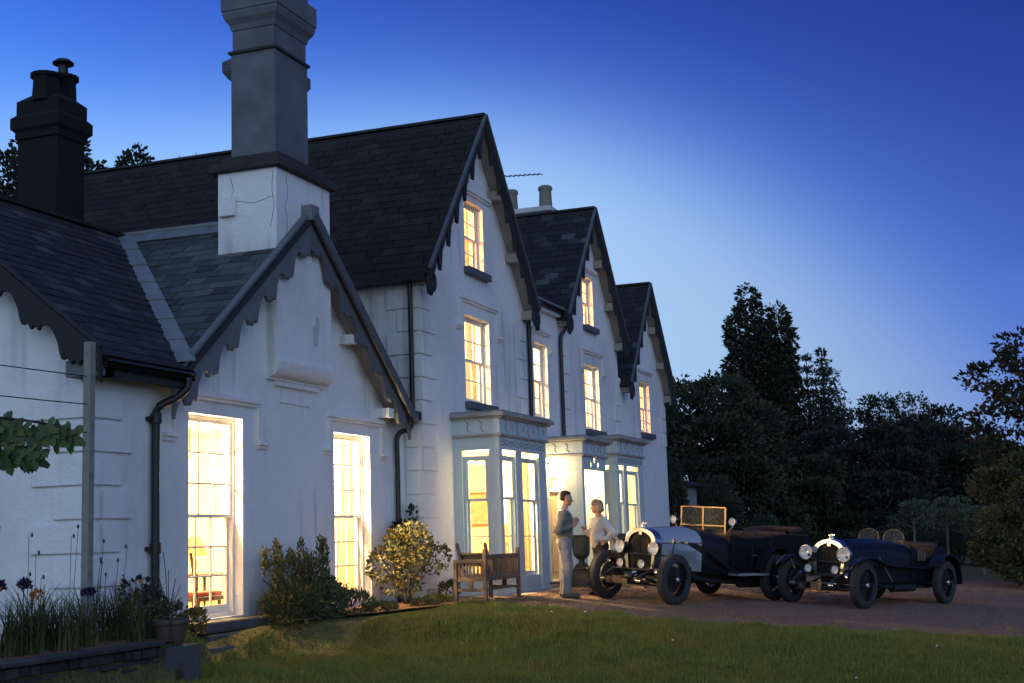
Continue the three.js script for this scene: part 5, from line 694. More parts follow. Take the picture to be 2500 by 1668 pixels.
makeCar('vintage_tourer', 'vintage open tourer with silver bonnet, dark body and upright windscreen, parked beside the woman', [21.9, -5.4], 1.42, 0.408, (car) => {
  radiator(car, 0.0, 0.31, 0.52, 1.22, CM.nickel);
  part(new MB().add(loft([{ x: 0.17, p: section(0.30, 0.56, 1.21, 0.24, 0.05) }, { x: 0.6, p: section(0.35, 0.54, 1.235, 0.24, 0.05) }, { x: 1.16, p: section(0.42, 0.5, 1.255, 0.24, 0.05) }], true)), 'bonnet', CM.silver, car);
  const hl = new MB(); for (const s of [-1, 1]) hl.bar(V(0.18, 0.98, s * 0.312), V(1.15, 0.985, s * 0.432), 0.012, 0.018); hl.bar(V(0.18, 1.215, 0), V(1.15, 1.26, 0), 0.016, 0.012); hl.build('bonnet_hinge', CM.nickel, car);
  const lv = new MB(); for (let i = 0; i < 14; i++) for (const s of [-1, 1]) { const x = 0.35 + i * 0.052, z = 0.31 + 0.118 * (x - 0.17) + 0.002; lv.bar(V(x, 0.66, s * z), V(x, 0.86, s * z), 0.01, 0.02, V(1, 0, 0)); } lv.build('louvres', CM.silver, car);
  part(new MB().add(loft([{ x: 1.165, p: section(0.425, 0.48, 1.26, 0.24, 0.05) }, { x: 1.5, p: section(0.47, 0.46, 1.25, 0.28, 0.07) }, { x: 1.86, p: section(0.52, 0.45, 1.15, 0.2, 0.05) }], true)), 'scuttle', CM.blue, car);
  // tub with an open cockpit
  const tub = new MB(), side = (s) => { const sh = poly([[1.84, 0.45], [4.0, 0.45], [4.38, 0.62], [4.46, 0.95], [4.42, 1.12], [3.4, 1.13], [2.7, 1.07], [2.45, 1.06], [2.1, 1.12], [1.84, 1.12]]); tub.ext(sh, 0.035, basis(V(1, 0, 0), V(0, 1, 0), V(0, 0, 1), V(0, 0, s > 0 ? 0.525 : -0.56))); }; side(1); side(-1); tub.box(4.36, 4.4, 0.6, 1.1, -0.52, 0.52); tub.box(1.85, 4.36, 0.46, 0.5, -0.52, 0.52); tub.add(loft([{ x: 4.36, p: section(0.53, 0.55, 1.10, 0.12, 0.02) }, { x: 4.55, p: section(0.44, 0.68, 0.98, 0.12, 0.02) }], true)); tub.build('body', CM.green, car);
  part(new MB().tube([V(1.9, 1.13, 0.545), V(2.4, 1.08, 0.545), V(3.4, 1.145, 0.545), V(4.3, 1.14, 0.53), V(4.42, 1.13, 0.4), V(4.42, 1.13, -0.4), V(4.3, 1.14, -0.53), V(3.4, 1.145, -0.545), V(2.4, 1.08, -0.545), V(1.9, 1.13, -0.545)], 0.02, 60, 8), 'cockpit_rim', CM.leather, car);
  const seat = (x) => part(new MB().rbox(x, x + 0.45, 0.66, 0.82, -0.46, 0.46, 0.05, 3).rbox(x + 0.4, x + 0.55, 0.7, 1.2, -0.47, 0.47, 0.06, 3), 'seat', CM.leather, car); seat(2.3); seat(3.5);
  part(new MB().tube([V(3.75, 1.17, 0.5), V(4.1, 1.22, 0.46), V(4.42, 1.24, 0.35), V(4.5, 1.24, 0), V(4.42, 1.24, -0.35), V(4.1, 1.22, -0.46), V(3.75, 1.17, -0.5)], 0.055, 40, 8), 'folded_hood', mat(0.05, 0.024, 0.016, 0.9), car);
  const dl = new MB(); for (const z of [0.562]) { dl.bar(V(2.5, 1.0, z), V(2.5, 0.52, z), 0.006, 0.006, V(1, 0, 0)).bar(V(3.1, 1.05, z), V(3.1, 0.52, z), 0.006, 0.006, V(1, 0, 0)).bar(V(2.5, 0.78, z), V(2.62, 0.78, z + 0.02), 0.015, 0.02); } dl.build('door_handle', CM.nickel, car);
  // windscreen
  const ws = new THREE.Group(); ws.name = 'windscreen'; ws.position.set(1.78, 1.14, 0); car.add(ws); ORG.set(ws, V(0, 0, 0)); const W = 0.47, H = 0.46, fm = new MB(); for (const z of [-W, 0, W]) fm.box(-0.012, 0.012, 0, H, z - 0.014, z + 0.014); for (const yy of [0.0, 0.14, H]) fm.box(-0.012, 0.012, yy - 0.01, yy + 0.012, -W, W); fm.build('frame', CM.brass, ws);
  for (const [z, y0, y1] of [[-W / 2, 0.152, H - 0.01], [W / 2, 0.152, H - 0.01], [-W / 2, 0.012, 0.13], [W / 2, 0.012, 0.13]]) { const pl = new THREE.Mesh(new THREE.PlaneGeometry(W - 0.03, y1 - y0), DUSTY); pl.name = numbered('pane', ws); pl.rotation.y = -Math.PI / 2; pl.position.set(0, (y0 + y1) / 2, z); ws.add(pl); }
  const st = new MB().tube([V(2.2, 1.0, -0.22), V(1.9, 0.92, -0.22)], 0.015, 6, 6); const to = new THREE.TorusGeometry(0.2, 0.014, 8, 28); to.rotateY(Math.PI / 2 + 0.0); to.rotateZ(0.5); to.translate(2.2, 1.1, -0.22); st.add(to); st.build('steering_wheel', CM.black, car);
  // lamps
  for (const s of [1, -1]) { lampUnit(car, 'headlamp', -0.1, 0.89, s * 0.36, 0.105, CM.black); lampUnit(car, 'fog_lamp', -0.24, 0.63, s * 0.22, 0.07, CM.black); }
  part(new MB().tube([V(0.0, 0.78, -0.62), V(0.0, 0.78, 0.62)], 0.016, 8, 8).tube([V(0.0, 0.78, 0.36), V(0.0, 0.86, 0.36)], 0.018, 4, 6).tube([V(0.0, 0.78, -0.36), V(0.0, 0.86, -0.36)], 0.018, 4, 6).tube([V(-0.2, 0.54, -0.4), V(-0.2, 0.54, 0.4)], 0.016, 8, 8), 'lamp_bar', CM.chassis, car);
  for (const s of [1, -1]) { lampUnit(car, 'side_lamp', 0.1, 1.02, s * 0.6, 0.035, CM.nickel); part(new MB().tube([V(0.13, 1.0, s * 0.6), V(0.12, 0.8, s * 0.56), V(0.0, 0.62, s * 0.48)], 0.01, 10, 6), 'lamp_stalk', CM.chassis, car); }
  for (const [z, y] of [[0.66, 1.36], [-0.6, 1.36]]) { const sp = lampUnit(car, 'spot_lamp', 1.72, y, z, 0.07, CM.nickel); part(new MB().tube([V(1.78, 1.13, Math.sign(z) * 0.5), V(1.76, 1.24, z * 0.92), V(1.76, y - 0.06, z)], 0.014, 10, 6), 'lamp_stalk', CM.brass, car); }
  // wings: long narrow blades sweeping from above the front wheels to the running boards, rear wings
  for (const s of [1, -1]) {
    const prof = [[0.24, 0.99], [0.5, 0.965], [0.8, 0.86], [1.1, 0.73], [1.4, 0.59], [1.75, 0.48]], mb = new MB(); for (let i = 0; i < prof.length - 1; i++) mb.slab(V(prof[i][0], prof[i][1], s * 0.6), V(prof[i + 1][0], prof[i + 1][1], s * 0.6), V(prof[i + 1][0], prof[i + 1][1], s * 0.8), V(prof[i][0], prof[i][1], s * 0.8), 0.025); mb.build('front_wing', CM.black, car);
    part(new MB().rbox(1.75, 2.7, 0.44, 0.475, Math.min(s * 0.56, s * 0.8), Math.max(s * 0.56, s * 0.8), 0.01), 'running_board', s > 0 ? mat(0.25, 0.28, 0.31, 0.4) : CM.black, car);
    const rw = new MB(), q = []; for (let i = 0; i <= 10; i++) { const a = 2.9 - i * 0.27; q.push([3.0 + 0.49 * Math.cos(a), 0.408 + 0.5 * Math.sin(a)]); } for (let i = 0; i < 10; i++) rw.slab(V(q[i][0], q[i][1], s * 0.60), V(q[i + 1][0], q[i + 1][1], s * 0.60), V(q[i + 1][0], q[i + 1][1], s * 0.82), V(q[i][0], q[i][1], s * 0.82), 0.015); rw.build('rear_wing', CM.green, car);
  }
  plate(car, -0.36, 0.36, -0.2, 0.42, 0.11, 'YU 100', '#4a3a2a', '#6b563c');
  part(new MB().rbox(-0.32, -0.26, 0.24, 0.27, 0.05, 0.35, 0.01), 'starting_handle_bracket', CM.brass, car); part(new MB().cyl(V(-0.5, 0.4, 0), V(0.02, 0.42, 0), 0.015, 0.015, 8).sph(-0.3, 0.42, 0.02, 0.07, 1, 0.8, 1.2), 'starting_handle', CM.chassis, car);
  part(new MB().tube([V(0.7, 0.5, 0.42), V(1.2, 0.36, 0.42), V(2.4, 0.3, 0.42)], 0.04, 16, 8).cyl(V(2.3, 0.28, 0.42), V(3.3, 0.28, 0.42), 0.075, 0.075, 14), 'exhaust', CM.chassis, car);
});
makeCar('vintage_sports_car', 'vintage dark blue sports car with two small aero screens, parked nearest the lawn', [23.85, -2.6], 1.40, 0.39, (car) => {
  radiator(car, 0.06, 0.30, 0.5, 1.13, CM.nickel);
  part(new MB().add(loft([{ x: 0.23, p: section(0.29, 0.52, 1.12, 0.24, 0.05) }, { x: 0.8, p: section(0.35, 0.5, 1.14, 0.24, 0.05) }, { x: 1.3, p: section(0.41, 0.48, 1.15, 0.24, 0.05) }], true)), 'bonnet', CM.blue, car);
  part(new MB().add(loft([{ x: 1.305, p: section(0.412, 0.47, 1.152, 0.24, 0.05) }, { x: 1.7, p: section(0.46, 0.45, 1.15, 0.26, 0.06) }, { x: 2.1, p: section(0.50, 0.43, 1.11, 0.22, 0.05) }], true)), 'scuttle', CM.blue, car);
  const hl = new MB(); for (const s of [-1, 1]) hl.bar(V(0.24, 0.92, s * 0.305), V(1.3, 0.93, s * 0.424), 0.01, 0.016).bar(V(0.75, 0.6, s * 0.36), V(0.75, 1.08, s * 0.25), 0.03, 0.012, V(0, 0, 1)); hl.build('bonnet_strap', CM.black, car);
  const tub = new MB(); for (const s of [1, -1]) { const sh = poly([[2.06, 0.43], [3.5, 0.43], [3.5, 1.0], [3.2, 1.03], [2.85, 0.84], [2.5, 0.80], [2.25, 0.98], [2.06, 1.05]]); tub.ext(sh, 0.03, basis(V(1, 0, 0), V(0, 1, 0), V(0, 0, 1), V(0, 0, s > 0 ? 0.485 : -0.515))); } tub.box(2.07, 3.5, 0.44, 0.48, -0.485, 0.485); tub.add(loft([{ x: 3.4, p: section(0.50, 0.45, 1.08, 0.22, 0.06) }, { x: 3.9, p: section(0.42, 0.48, 0.98, 0.24, 0.06) }, { x: 4.35, p: section(0.2, 0.55, 0.74, 0.09, 0.02) }], true)); tub.build('body', CM.green, car);
  part(new MB().rbox(2.75, 3.2, 0.55, 0.7, -0.44, 0.44, 0.05, 3).rbox(3.12, 3.3, 0.6, 1.1, -0.44, 0.44, 0.06, 3), 'seat', CM.leather, car);
  const st = new MB(); const to = new THREE.TorusGeometry(0.2, 0.013, 8, 28); to.rotateY(Math.PI / 2); to.rotateZ(0.4); to.translate(2.35, 1.08, -0.2); st.add(to); st.tube([V(2.35, 1.08, -0.2), V(2.05, 0.98, -0.2)], 0.014, 5, 6); st.build('steering_wheel', CM.black, car);
  for (const z of [-0.24, 0.26]) { const g = new THREE.Group(); g.name = numbered('aero_screen', car); g.position.set(1.86, 1.12, z); g.rotation.z = -0.25; car.add(g); ORG.set(g, V(0, 0, 0)); const pts = [], s = new THREE.Shape(); s.moveTo(-0.2, 0); s.lineTo(0.2, 0); s.bezierCurveTo(0.22, 0.14, 0.12, 0.21, 0, 0.21); s.bezierCurveTo(-0.12, 0.21, -0.22, 0.14, -0.2, 0); const sg = new THREE.ShapeGeometry(s, 10); sg.rotateY(-Math.PI / 2); const pl = new THREE.Mesh(sg, DUSTY); pl.name = 'pane'; g.add(pl); const o = s.getPoints(10).map((p) => V(0, p.y, p.x)); new MB().tube([...o, o[0]], 0.008, 50, 6).build('frame', CM.brass, g); new MB().cyl(V(0, -0.06, -0.18), V(0, 0.01, -0.18), 0.012, 0.012, 8).cyl(V(0, -0.06, 0.18), V(0, 0.01, 0.18), 0.012, 0.012, 8).build('bracket', CM.brass, g); }
  for (const s of [1, -1]) { lampUnit(car, 'headlamp', -0.08, 0.885, s * 0.37, 0.125, CM.nickel); lampUnit(car, 'fog_lamp', -0.18, 0.62, s * 0.26, 0.07, CM.black); }
  part(new MB().tube([V(0.02, 0.74, -0.5), V(0.02, 0.74, 0.5)], 0.016, 8, 8).tube([V(0.02, 0.74, 0.37), V(0.0, 0.86, 0.37)], 0.018, 4, 6).tube([V(0.02, 0.74, -0.37), V(0.0, 0.86, -0.37)], 0.018, 4, 6).tube([V(-0.15, 0.53, -0.4), V(-0.15, 0.53, 0.4)], 0.015, 8, 8), 'lamp_bar', CM.chassis, car);
  for (const s of [1, -1]) {
    const mb = new MB(), q = [[-0.42, 0.70], [-0.3, 0.765], [-0.16, 0.81], [0.02, 0.835], [0.22, 0.83], [0.42, 0.79], [0.62, 0.74], [0.9, 0.70], [1.3, 0.68], [1.8, 0.66], [2.3, 0.64], [2.6, 0.66]]; for (let i = 0; i < q.length - 1; i++) { const w0 = 0.62, w1 = i > 6 ? 0.66 : 0.79; mb.slab(V(q[i][0], q[i][1], s * w0 * (i > 6 ? 0.8 : 1)), V(q[i + 1][0], q[i + 1][1], s * w0 * (i > 6 ? 0.8 : 1)), V(q[i + 1][0], q[i + 1][1], s * w1), V(q[i][0], q[i][1], s * w1), 0.022); } mb.build('front_wing', CM.blue, car);
    part(new MB().tube([V(-0.5, 0.655, s * 0.72), V(-0.36, 0.745, s * 0.72), V(-0.18, 0.825, s * 0.72)], 0.014, 10, 6), 'wing_stay', CM.brass, car); part(new MB().tube([V(-0.3, 0.6, s * 0.45), V(-0.2, 0.74, s * 0.6), V(-0.1, 0.83, s * 0.68)], 0.012, 10, 6), 'wing_stay', CM.brass, car);
    const rw = new MB(), p = []; for (let i = 0; i <= 11; i++) { const a = 2.55 - i * 0.24; p.push([3.0 + 0.5 * Math.cos(a), 0.39 + 0.5 * Math.sin(a)]); } for (let i = 0; i < 11; i++) rw.slab(V(p[i][0], p[i][1], s * 0.58), V(p[i + 1][0], p[i + 1][1], s * 0.58), V(p[i + 1][0], p[i + 1][1], s * 0.81), V(p[i][0], p[i][1], s * 0.81), 0.015); rw.build('rear_wing', CM.blue, car);
    part(new MB().box(0.75, 2.9, 0.40, 0.66, Math.min(s * 0.44, s * 0.5), Math.max(s * 0.44, s * 0.5)), 'valance', CM.green, car);
  }
  for (let i = 0; i < 3; i++) part(new MB().rbox(2.30 + i * 0.115, 2.37 + i * 0.115, 0.77, 0.97 - 0.015 * i, 0.517, 0.53, 0.008), 'chrome_strip', CM.brass, car);
  part(new MB().bar(V(0.85, 0.85, 0.52), V(1.2, 0.42, 0.6), 0.03, 0.012, V(0, 0, 1)), 'brake_strap', CM.brass, car);
  plate(car, -0.36, 0.33, -0.3, 0.17, 0.12, 'KX', '#2c2826', '#8a8078'); plate(car, -0.37, 0.34, 0.0, 0.2, 0.13, '770', '#8a6a44', '#3a2412');
  part(new MB().rbox(-0.33, -0.27, 0.23, 0.26, -0.12, 0.2, 0.01), 'cross_tube', CM.brass, car);
  part(new MB().tube([V(0.7, 0.5, 0.4), V(1.0, 0.36, 0.42), V(1.6, 0.3, 0.42)], 0.035, 14, 8).cyl(V(1.5, 0.29, 0.42), V(2.3, 0.29, 0.42), 0.075, 0.075, 14).cyl(V(2.3, 0.29, 0.42), V(4.3, 0.34, 0.42), 0.025, 0.025, 8), 'exhaust', CM.chassis, car);
  part(new MB().lathe([[0.001, 0], [0.14, 0], [0.2, 0.06], [0.001, 0.08]], 16, new THREE.Matrix4().makeTranslation(0, 0, 0).multiply(basis(V(1, 0, 0), V(0, 0, 1), V(0, -1, 0), V(3.6, 0.62, 0.42)))), 'fuel_cover', CM.black, car);
});
// ---------- people: smooth fields of tapered limbs, meshed with surface nets ----------
function meshField(f, lo, hi, h) {
  const n = [0, 1, 2].map((i) => Math.ceil((hi[i] - lo[i]) / h) + 1), N = n[0] * n[1] * n[2], val = new Float32Array(N), at = (i, j, k) => (k * n[1] + j) * n[0] + i;
  for (let k = 0; k < n[2]; k++) for (let j = 0; j < n[1]; j++) for (let i = 0; i < n[0]; i++) val[at(i, j, k)] = f(lo[0] + i * h, lo[1] + j * h, lo[2] + k * h);
  const id = new Int32Array(N).fill(-1), pos = [], idx = [];
  for (let k = 0; k < n[2] - 1; k++) for (let j = 0; j < n[1] - 1; j++) for (let i = 0; i < n[0] - 1; i++) {
    let m = 0; for (let c = 0; c < 8; c++) if (val[at(i + (c & 1), j + ((c >> 1) & 1), k + (c >> 2))] < 0) m++; if (m === 0 || m === 8) continue;
    let x = 0, y = 0, z = 0, q = 0; const cn = (c) => [i + (c & 1), j + ((c >> 1) & 1), k + (c >> 2)];
    for (let a = 0; a < 8; a++) for (const b of [a | 1, a | 2, a | 4]) { if (b === a) continue; const A = cn(a), B = cn(b), va = val[at(...A)], vb = val[at(...B)]; if ((va < 0) !== (vb < 0)) { const t = va / (va - vb); x += lerp(A[0], B[0], t); y += lerp(A[1], B[1], t); z += lerp(A[2], B[2], t); q++; } }
    id[at(i, j, k)] = pos.length / 3; pos.push(lo[0] + (x / q) * h, lo[1] + (y / q) * h, lo[2] + (z / q) * h);
  }
  const quad = (a, b, c, d, flip) => { if (a < 0 || b < 0 || c < 0 || d < 0) return; if (flip) idx.push(a, c, b, a, d, c); else idx.push(a, b, c, a, c, d); };
  for (let k = 1; k < n[2] - 1; k++) for (let j = 1; j < n[1] - 1; j++) for (let i = 1; i < n[0] - 1; i++) {
    const v = val[at(i, j, k)] < 0;
    if (v !== (val[at(i + 1, j, k)] < 0)) quad(id[at(i, j - 1, k - 1)], id[at(i, j, k - 1)], id[at(i, j, k)], id[at(i, j - 1, k)], !v);
    if (v !== (val[at(i, j + 1, k)] < 0)) quad(id[at(i - 1, j, k - 1)], id[at(i - 1, j, k)], id[at(i, j, k)], id[at(i, j, k - 1)], !v);
    if (v !== (val[at(i, j, k + 1)] < 0)) quad(id[at(i - 1, j - 1, k)], id[at(i, j - 1, k)], id[at(i, j, k)], id[at(i - 1, j, k)], !v);
  }
  const g = new THREE.BufferGeometry(); g.setAttribute('position', new THREE.Float32BufferAttribute(pos, 3)); g.setIndex(idx); g.computeVertexNormals(); return g;
}
// bones: [ax,ay,az, bx,by,bz, ra, rb]; ellipsoids: { e:[x,y,z], r:[..] }
function field(bones, sm, grow = 0, clip) {
  const B = bones.map((b) => { const dx = b[3] - b[0], dy = b[4] - b[1], dz = b[5] - b[2]; return [...b, dx, dy, dz, dx * dx + dy * dy + dz * dz || 1e-9]; });
  return (x, y, z) => {
    let s = 0; for (const b of B) { const px = x - b[0], py = y - b[1], pz = z - b[2], t = clamp((px * b[8] + py * b[9] + pz * b[10]) / b[11], 0, 1), ex = px - t * b[8], ey = py - t * b[9], ez = pz - t * b[10]; const fl = b.length > 12 ? 1 : 1; const d = Math.sqrt(ex * ex + ey * ey + ez * ez) - (b[6] + (b[7] - b[6]) * t) - grow; s += Math.exp(-d / sm); }
    let d = -sm * Math.log(s + 1e-30); if (clip) d = Math.max(d, clip(x, y, z)); return d;
  };
}
const bounds = (bones, pad) => { const lo = [1e9, 1e9, 1e9], hi = [-1e9, -1e9, -1e9]; for (const b of bones) for (const o of [0, 3]) for (let i = 0; i < 3; i++) { const r = b[o ? 7 : 6] + pad; lo[i] = Math.min(lo[i], b[o + i] - r); hi[i] = Math.max(hi[i], b[o + i] + r); } return [lo, hi]; };
function hand(wrist, dir, palm, curl, thumbSide, s = 1) {   // chains for palm, four fingers and a thumb
  const d = dir.clone().normalize(), n = palm.clone().addScaledVector(d, -palm.dot(d)).normalize(), w = d.clone().cross(n).multiplyScalar(thumbSide), out = [], P = (p) => [p.x, p.y, p.z];
  const k0 = wrist.clone(), kc = wrist.clone().addScaledVector(d, 0.085 * s);
  for (const o of [-0.026, -0.009, 0.009, 0.026]) out.push([...P(k0.clone().addScaledVector(w, o * 0.7 * s)), ...P(kc.clone().addScaledVector(w, o * s)), 0.015 * s, 0.012 * s]);
  [[0.028, 0.068], [0.010, 0.076], [-0.009, 0.071], [-0.027, 0.055]].forEach(([o, L]) => { let p = kc.clone().addScaledVector(w, o * s), a = curl * 0.5; for (const f of [0.45, 0.32, 0.23]) { const q = p.clone().addScaledVector(d, Math.cos(a) * L * f * s).addScaledVector(n, Math.sin(a) * L * f * s); out.push([...P(p), ...P(q), 0.0095 * s, 0.0085 * s]); p = q; a += curl; } });
  let p = k0.clone().addScaledVector(d, 0.025 * s).addScaledVector(w, 0.022 * s), a = 0.9; for (const L of [0.04, 0.03, 0.025]) { const q = p.clone().addScaledVector(d, Math.cos(a) * L * s).addScaledVector(w, Math.sin(a) * L * s * 0.8).addScaledVector(n, 0.35 * L * s); out.push([...P(p), ...P(q), 0.0115 * s, 0.0095 * s]); p = q; a -= 0.45; }
  return out;
}
function headBones(c, f, s) {   // c: head centre, f: facing (unit, mostly horizontal)
  const u = V(0, 1, 0), w = f.clone().cross(u).normalize(), at = (a, b, d) => c.clone().addScaledVector(f, a * s).addScaledVector(u, b * s).addScaledVector(w, d * s), o = [], L = (a, b, r0, r1) => o.push([a.x, a.y, a.z, b.x, b.y, b.z, r0 * s, r1 * s]);
  L(at(-0.025, 0.03, 0), at(0.012, 0.035, 0), 0.080, 0.072); L(at(0.015, -0.01, 0.02), at(0.015, -0.01, -0.02), 0.062, 0.062); L(at(0.025, -0.06, 0.012), at(0.025, -0.06, -0.012), 0.045, 0.045); L(at(0.052, -0.088, 0), at(0.06, -0.09, 0), 0.024, 0.02);
  L(at(0.078, 0.012, 0), at(0.1, -0.028, 0), 0.009, 0.015); L(at(0.08, 0.028, 0.028), at(0.08, 0.028, -0.028), 0.013, 0.013); L(at(0.07, -0.058, 0.014), at(0.07, -0.058, -0.014), 0.014, 0.014); L(at(0.066, -0.005, 0.038), at(0.07, -0.02, 0.034), 0.018, 0.016); L(at(0.066, -0.005, -0.038), at(0.07, -0.02, -0.034), 0.018, 0.016);
  for (const q of [1, -1]) L(at(-0.012, 0.018, q * 0.078), at(-0.006, -0.028, q * 0.076), 0.014, 0.009);
  return { o, at };
}
const PM = { skin: mat(0.50, 0.27, 0.18, 0.6), hairDark: mat(0.035, 0.022, 0.015, 0.7), hairGrey: mat(0.26, 0.19, 0.12, 0.75), jumperGrey: mat(0.15, 0.15, 0.135, 0.95, { bumpMap: grain, bumpScale: 0.004 }), shirt: mat(0.62, 0.64, 0.72, 0.9), chino: mat(0.20, 0.20, 0.22, 0.9, { bumpMap: coarse, bumpScale: 0.02 }), cream: mat(0.60, 0.57, 0.52, 0.95, { bumpMap: grain, bumpScale: 0.005 }), black: mat(0.013, 0.012, 0.012, 0.85), shoe: mat(0.10, 0.075, 0.05, 0.7), eye: mat(0.02, 0.015, 0.012, 0.3), glove: mat(0.45, 0.08, 0.06, 0.7) };
function limbMesh(name, bones, sm, h, m, p, grow = 0, clip) { const [lo, hi] = bounds(bones, grow + 2.2 * h + 0.01); const f0 = field(bones, sm, grow, clip), amp = h > 0.012 ? 0.010 : name === 'hair' ? 0.007 : 0.002; const g = boxUV(meshField((x, y, z) => f0(x, y, z) + amp * (fbm(0.1 + x * 0.35 + y * 0.08, 0.2 + y * 0.6 + z * 0.35, 32, 3) - 0.5) * 2, lo, hi, h)); const me = new THREE.Mesh(g, m); me.name = numbered(name, p); me.castShadow = me.receiveShadow = true; p.add(me); return g; }
function person(label, x, z, turn, o) {
  const y = ground(x, z) + 0.036, p = local('person', label, 'person', x, y, z, turn), k = o.h / 1.8, J = {}; for (const n in o.j) J[n] = V(...o.j[n]).multiplyScalar(k);
  const b = (a, c, r0, r1) => [J[a].x, J[a].y, J[a].z, J[c].x, J[c].y, J[c].z, r0 * k, r1 * k];
  const torsoB = [b('hipL', 'hipR', 0.105, 0.105), b('pelvis', 'belly', 0.125, 0.128), b('belly', 'chest', 0.125, 0.135), b('shL', 'shR', 0.062, 0.062), [J.chest.x, J.chest.y, J.chest.z - 0.06 * k, J.chest.x, J.chest.y, J.chest.z + 0.06 * k, 0.12 * k, 0.12 * k], [J.shL.x * 0.6, J.shL.y - 0.08 * k, J.shL.z * 0.7, J.shR.x * 0.6, J.shR.y - 0.08 * k, J.shR.z * 0.7, 0.085 * k, 0.085 * k]];
  const armB = [b('shL', 'elL', 0.056, 0.046), b('elL', 'wrL', 0.044, 0.030), b('shR', 'elR', 0.056, 0.046), b('elR', 'wrR', 0.044, 0.030)];
  const legB = [b('hipL', 'knL', 0.09, 0.062), b('knL', 'anL', 0.06, 0.042), b('hipR', 'knR', 0.09, 0.062), b('knR', 'anR', 0.06, 0.042)];
  const footB = ['L', 'R'].map((s) => { const a = J['an' + s], t = J['to' + s]; return [a.x - 0.03 * k, 0.05 * k, a.z, t.x, 0.038 * k, t.z, 0.05 * k, 0.036 * k]; });
  const neckB = [b('chest', 'neck', 0.08, 0.056), b('neck', 'head', 0.054, 0.055)];
  // body: one continuous skin, its head and hands meshed finer and joined in
  const H = headBones(J.head, V(...o.face).normalize(), k * 1.04), hands = [hand(J.wrL, V(...o.hl[0]), V(...o.hl[1]), o.hl[2], o.hl[3], k), hand(J.wrR, V(...o.hr[0]), V(...o.hr[1]), o.hr[2], o.hr[3], k)];
  const mk = (bones, sm, h) => { const [lo, hi] = bounds(bones, 2.2 * h + 0.01); return meshField(field(bones, sm), lo, hi, h); };
  const skin = [mk([...torsoB, ...armB, ...legB, ...footB, ...neckB], 0.014, 0.014), mk([...H.o, neckB[1]], 0.008, 0.0055), mk([...hands[0], armB[1]], 0.004, 0.0055), mk([...hands[1], armB[3]], 0.004, 0.0055)].map((g) => g.toNonIndexed());
  const body = new THREE.Mesh(boxUV(mergeGeometries(skin)), PM.skin); body.name = 'body'; body.castShadow = body.receiveShadow = true; p.add(body);
  const e = new MB(); for (const q of [1, -1]) { const c = H.at(0.079, 0.012, q * 0.03); e.sph(c.x, c.y, c.z, 0.012 * k, 1, 0.7, 1, 8); } e.build('eyes', PM.eye, p); const mo = H.at(0.083, -0.056, 0); new MB().sph(mo.x, mo.y, mo.z, 0.016 * k, 0.5, 0.3, 1.2, 8).build('mouth', mat(0.32, 0.12, 0.09, 0.6), p);
  o.wear(p, { J, k, torsoB, armB, legB, footB, H, b, neckB }); return { p, J, k };
}
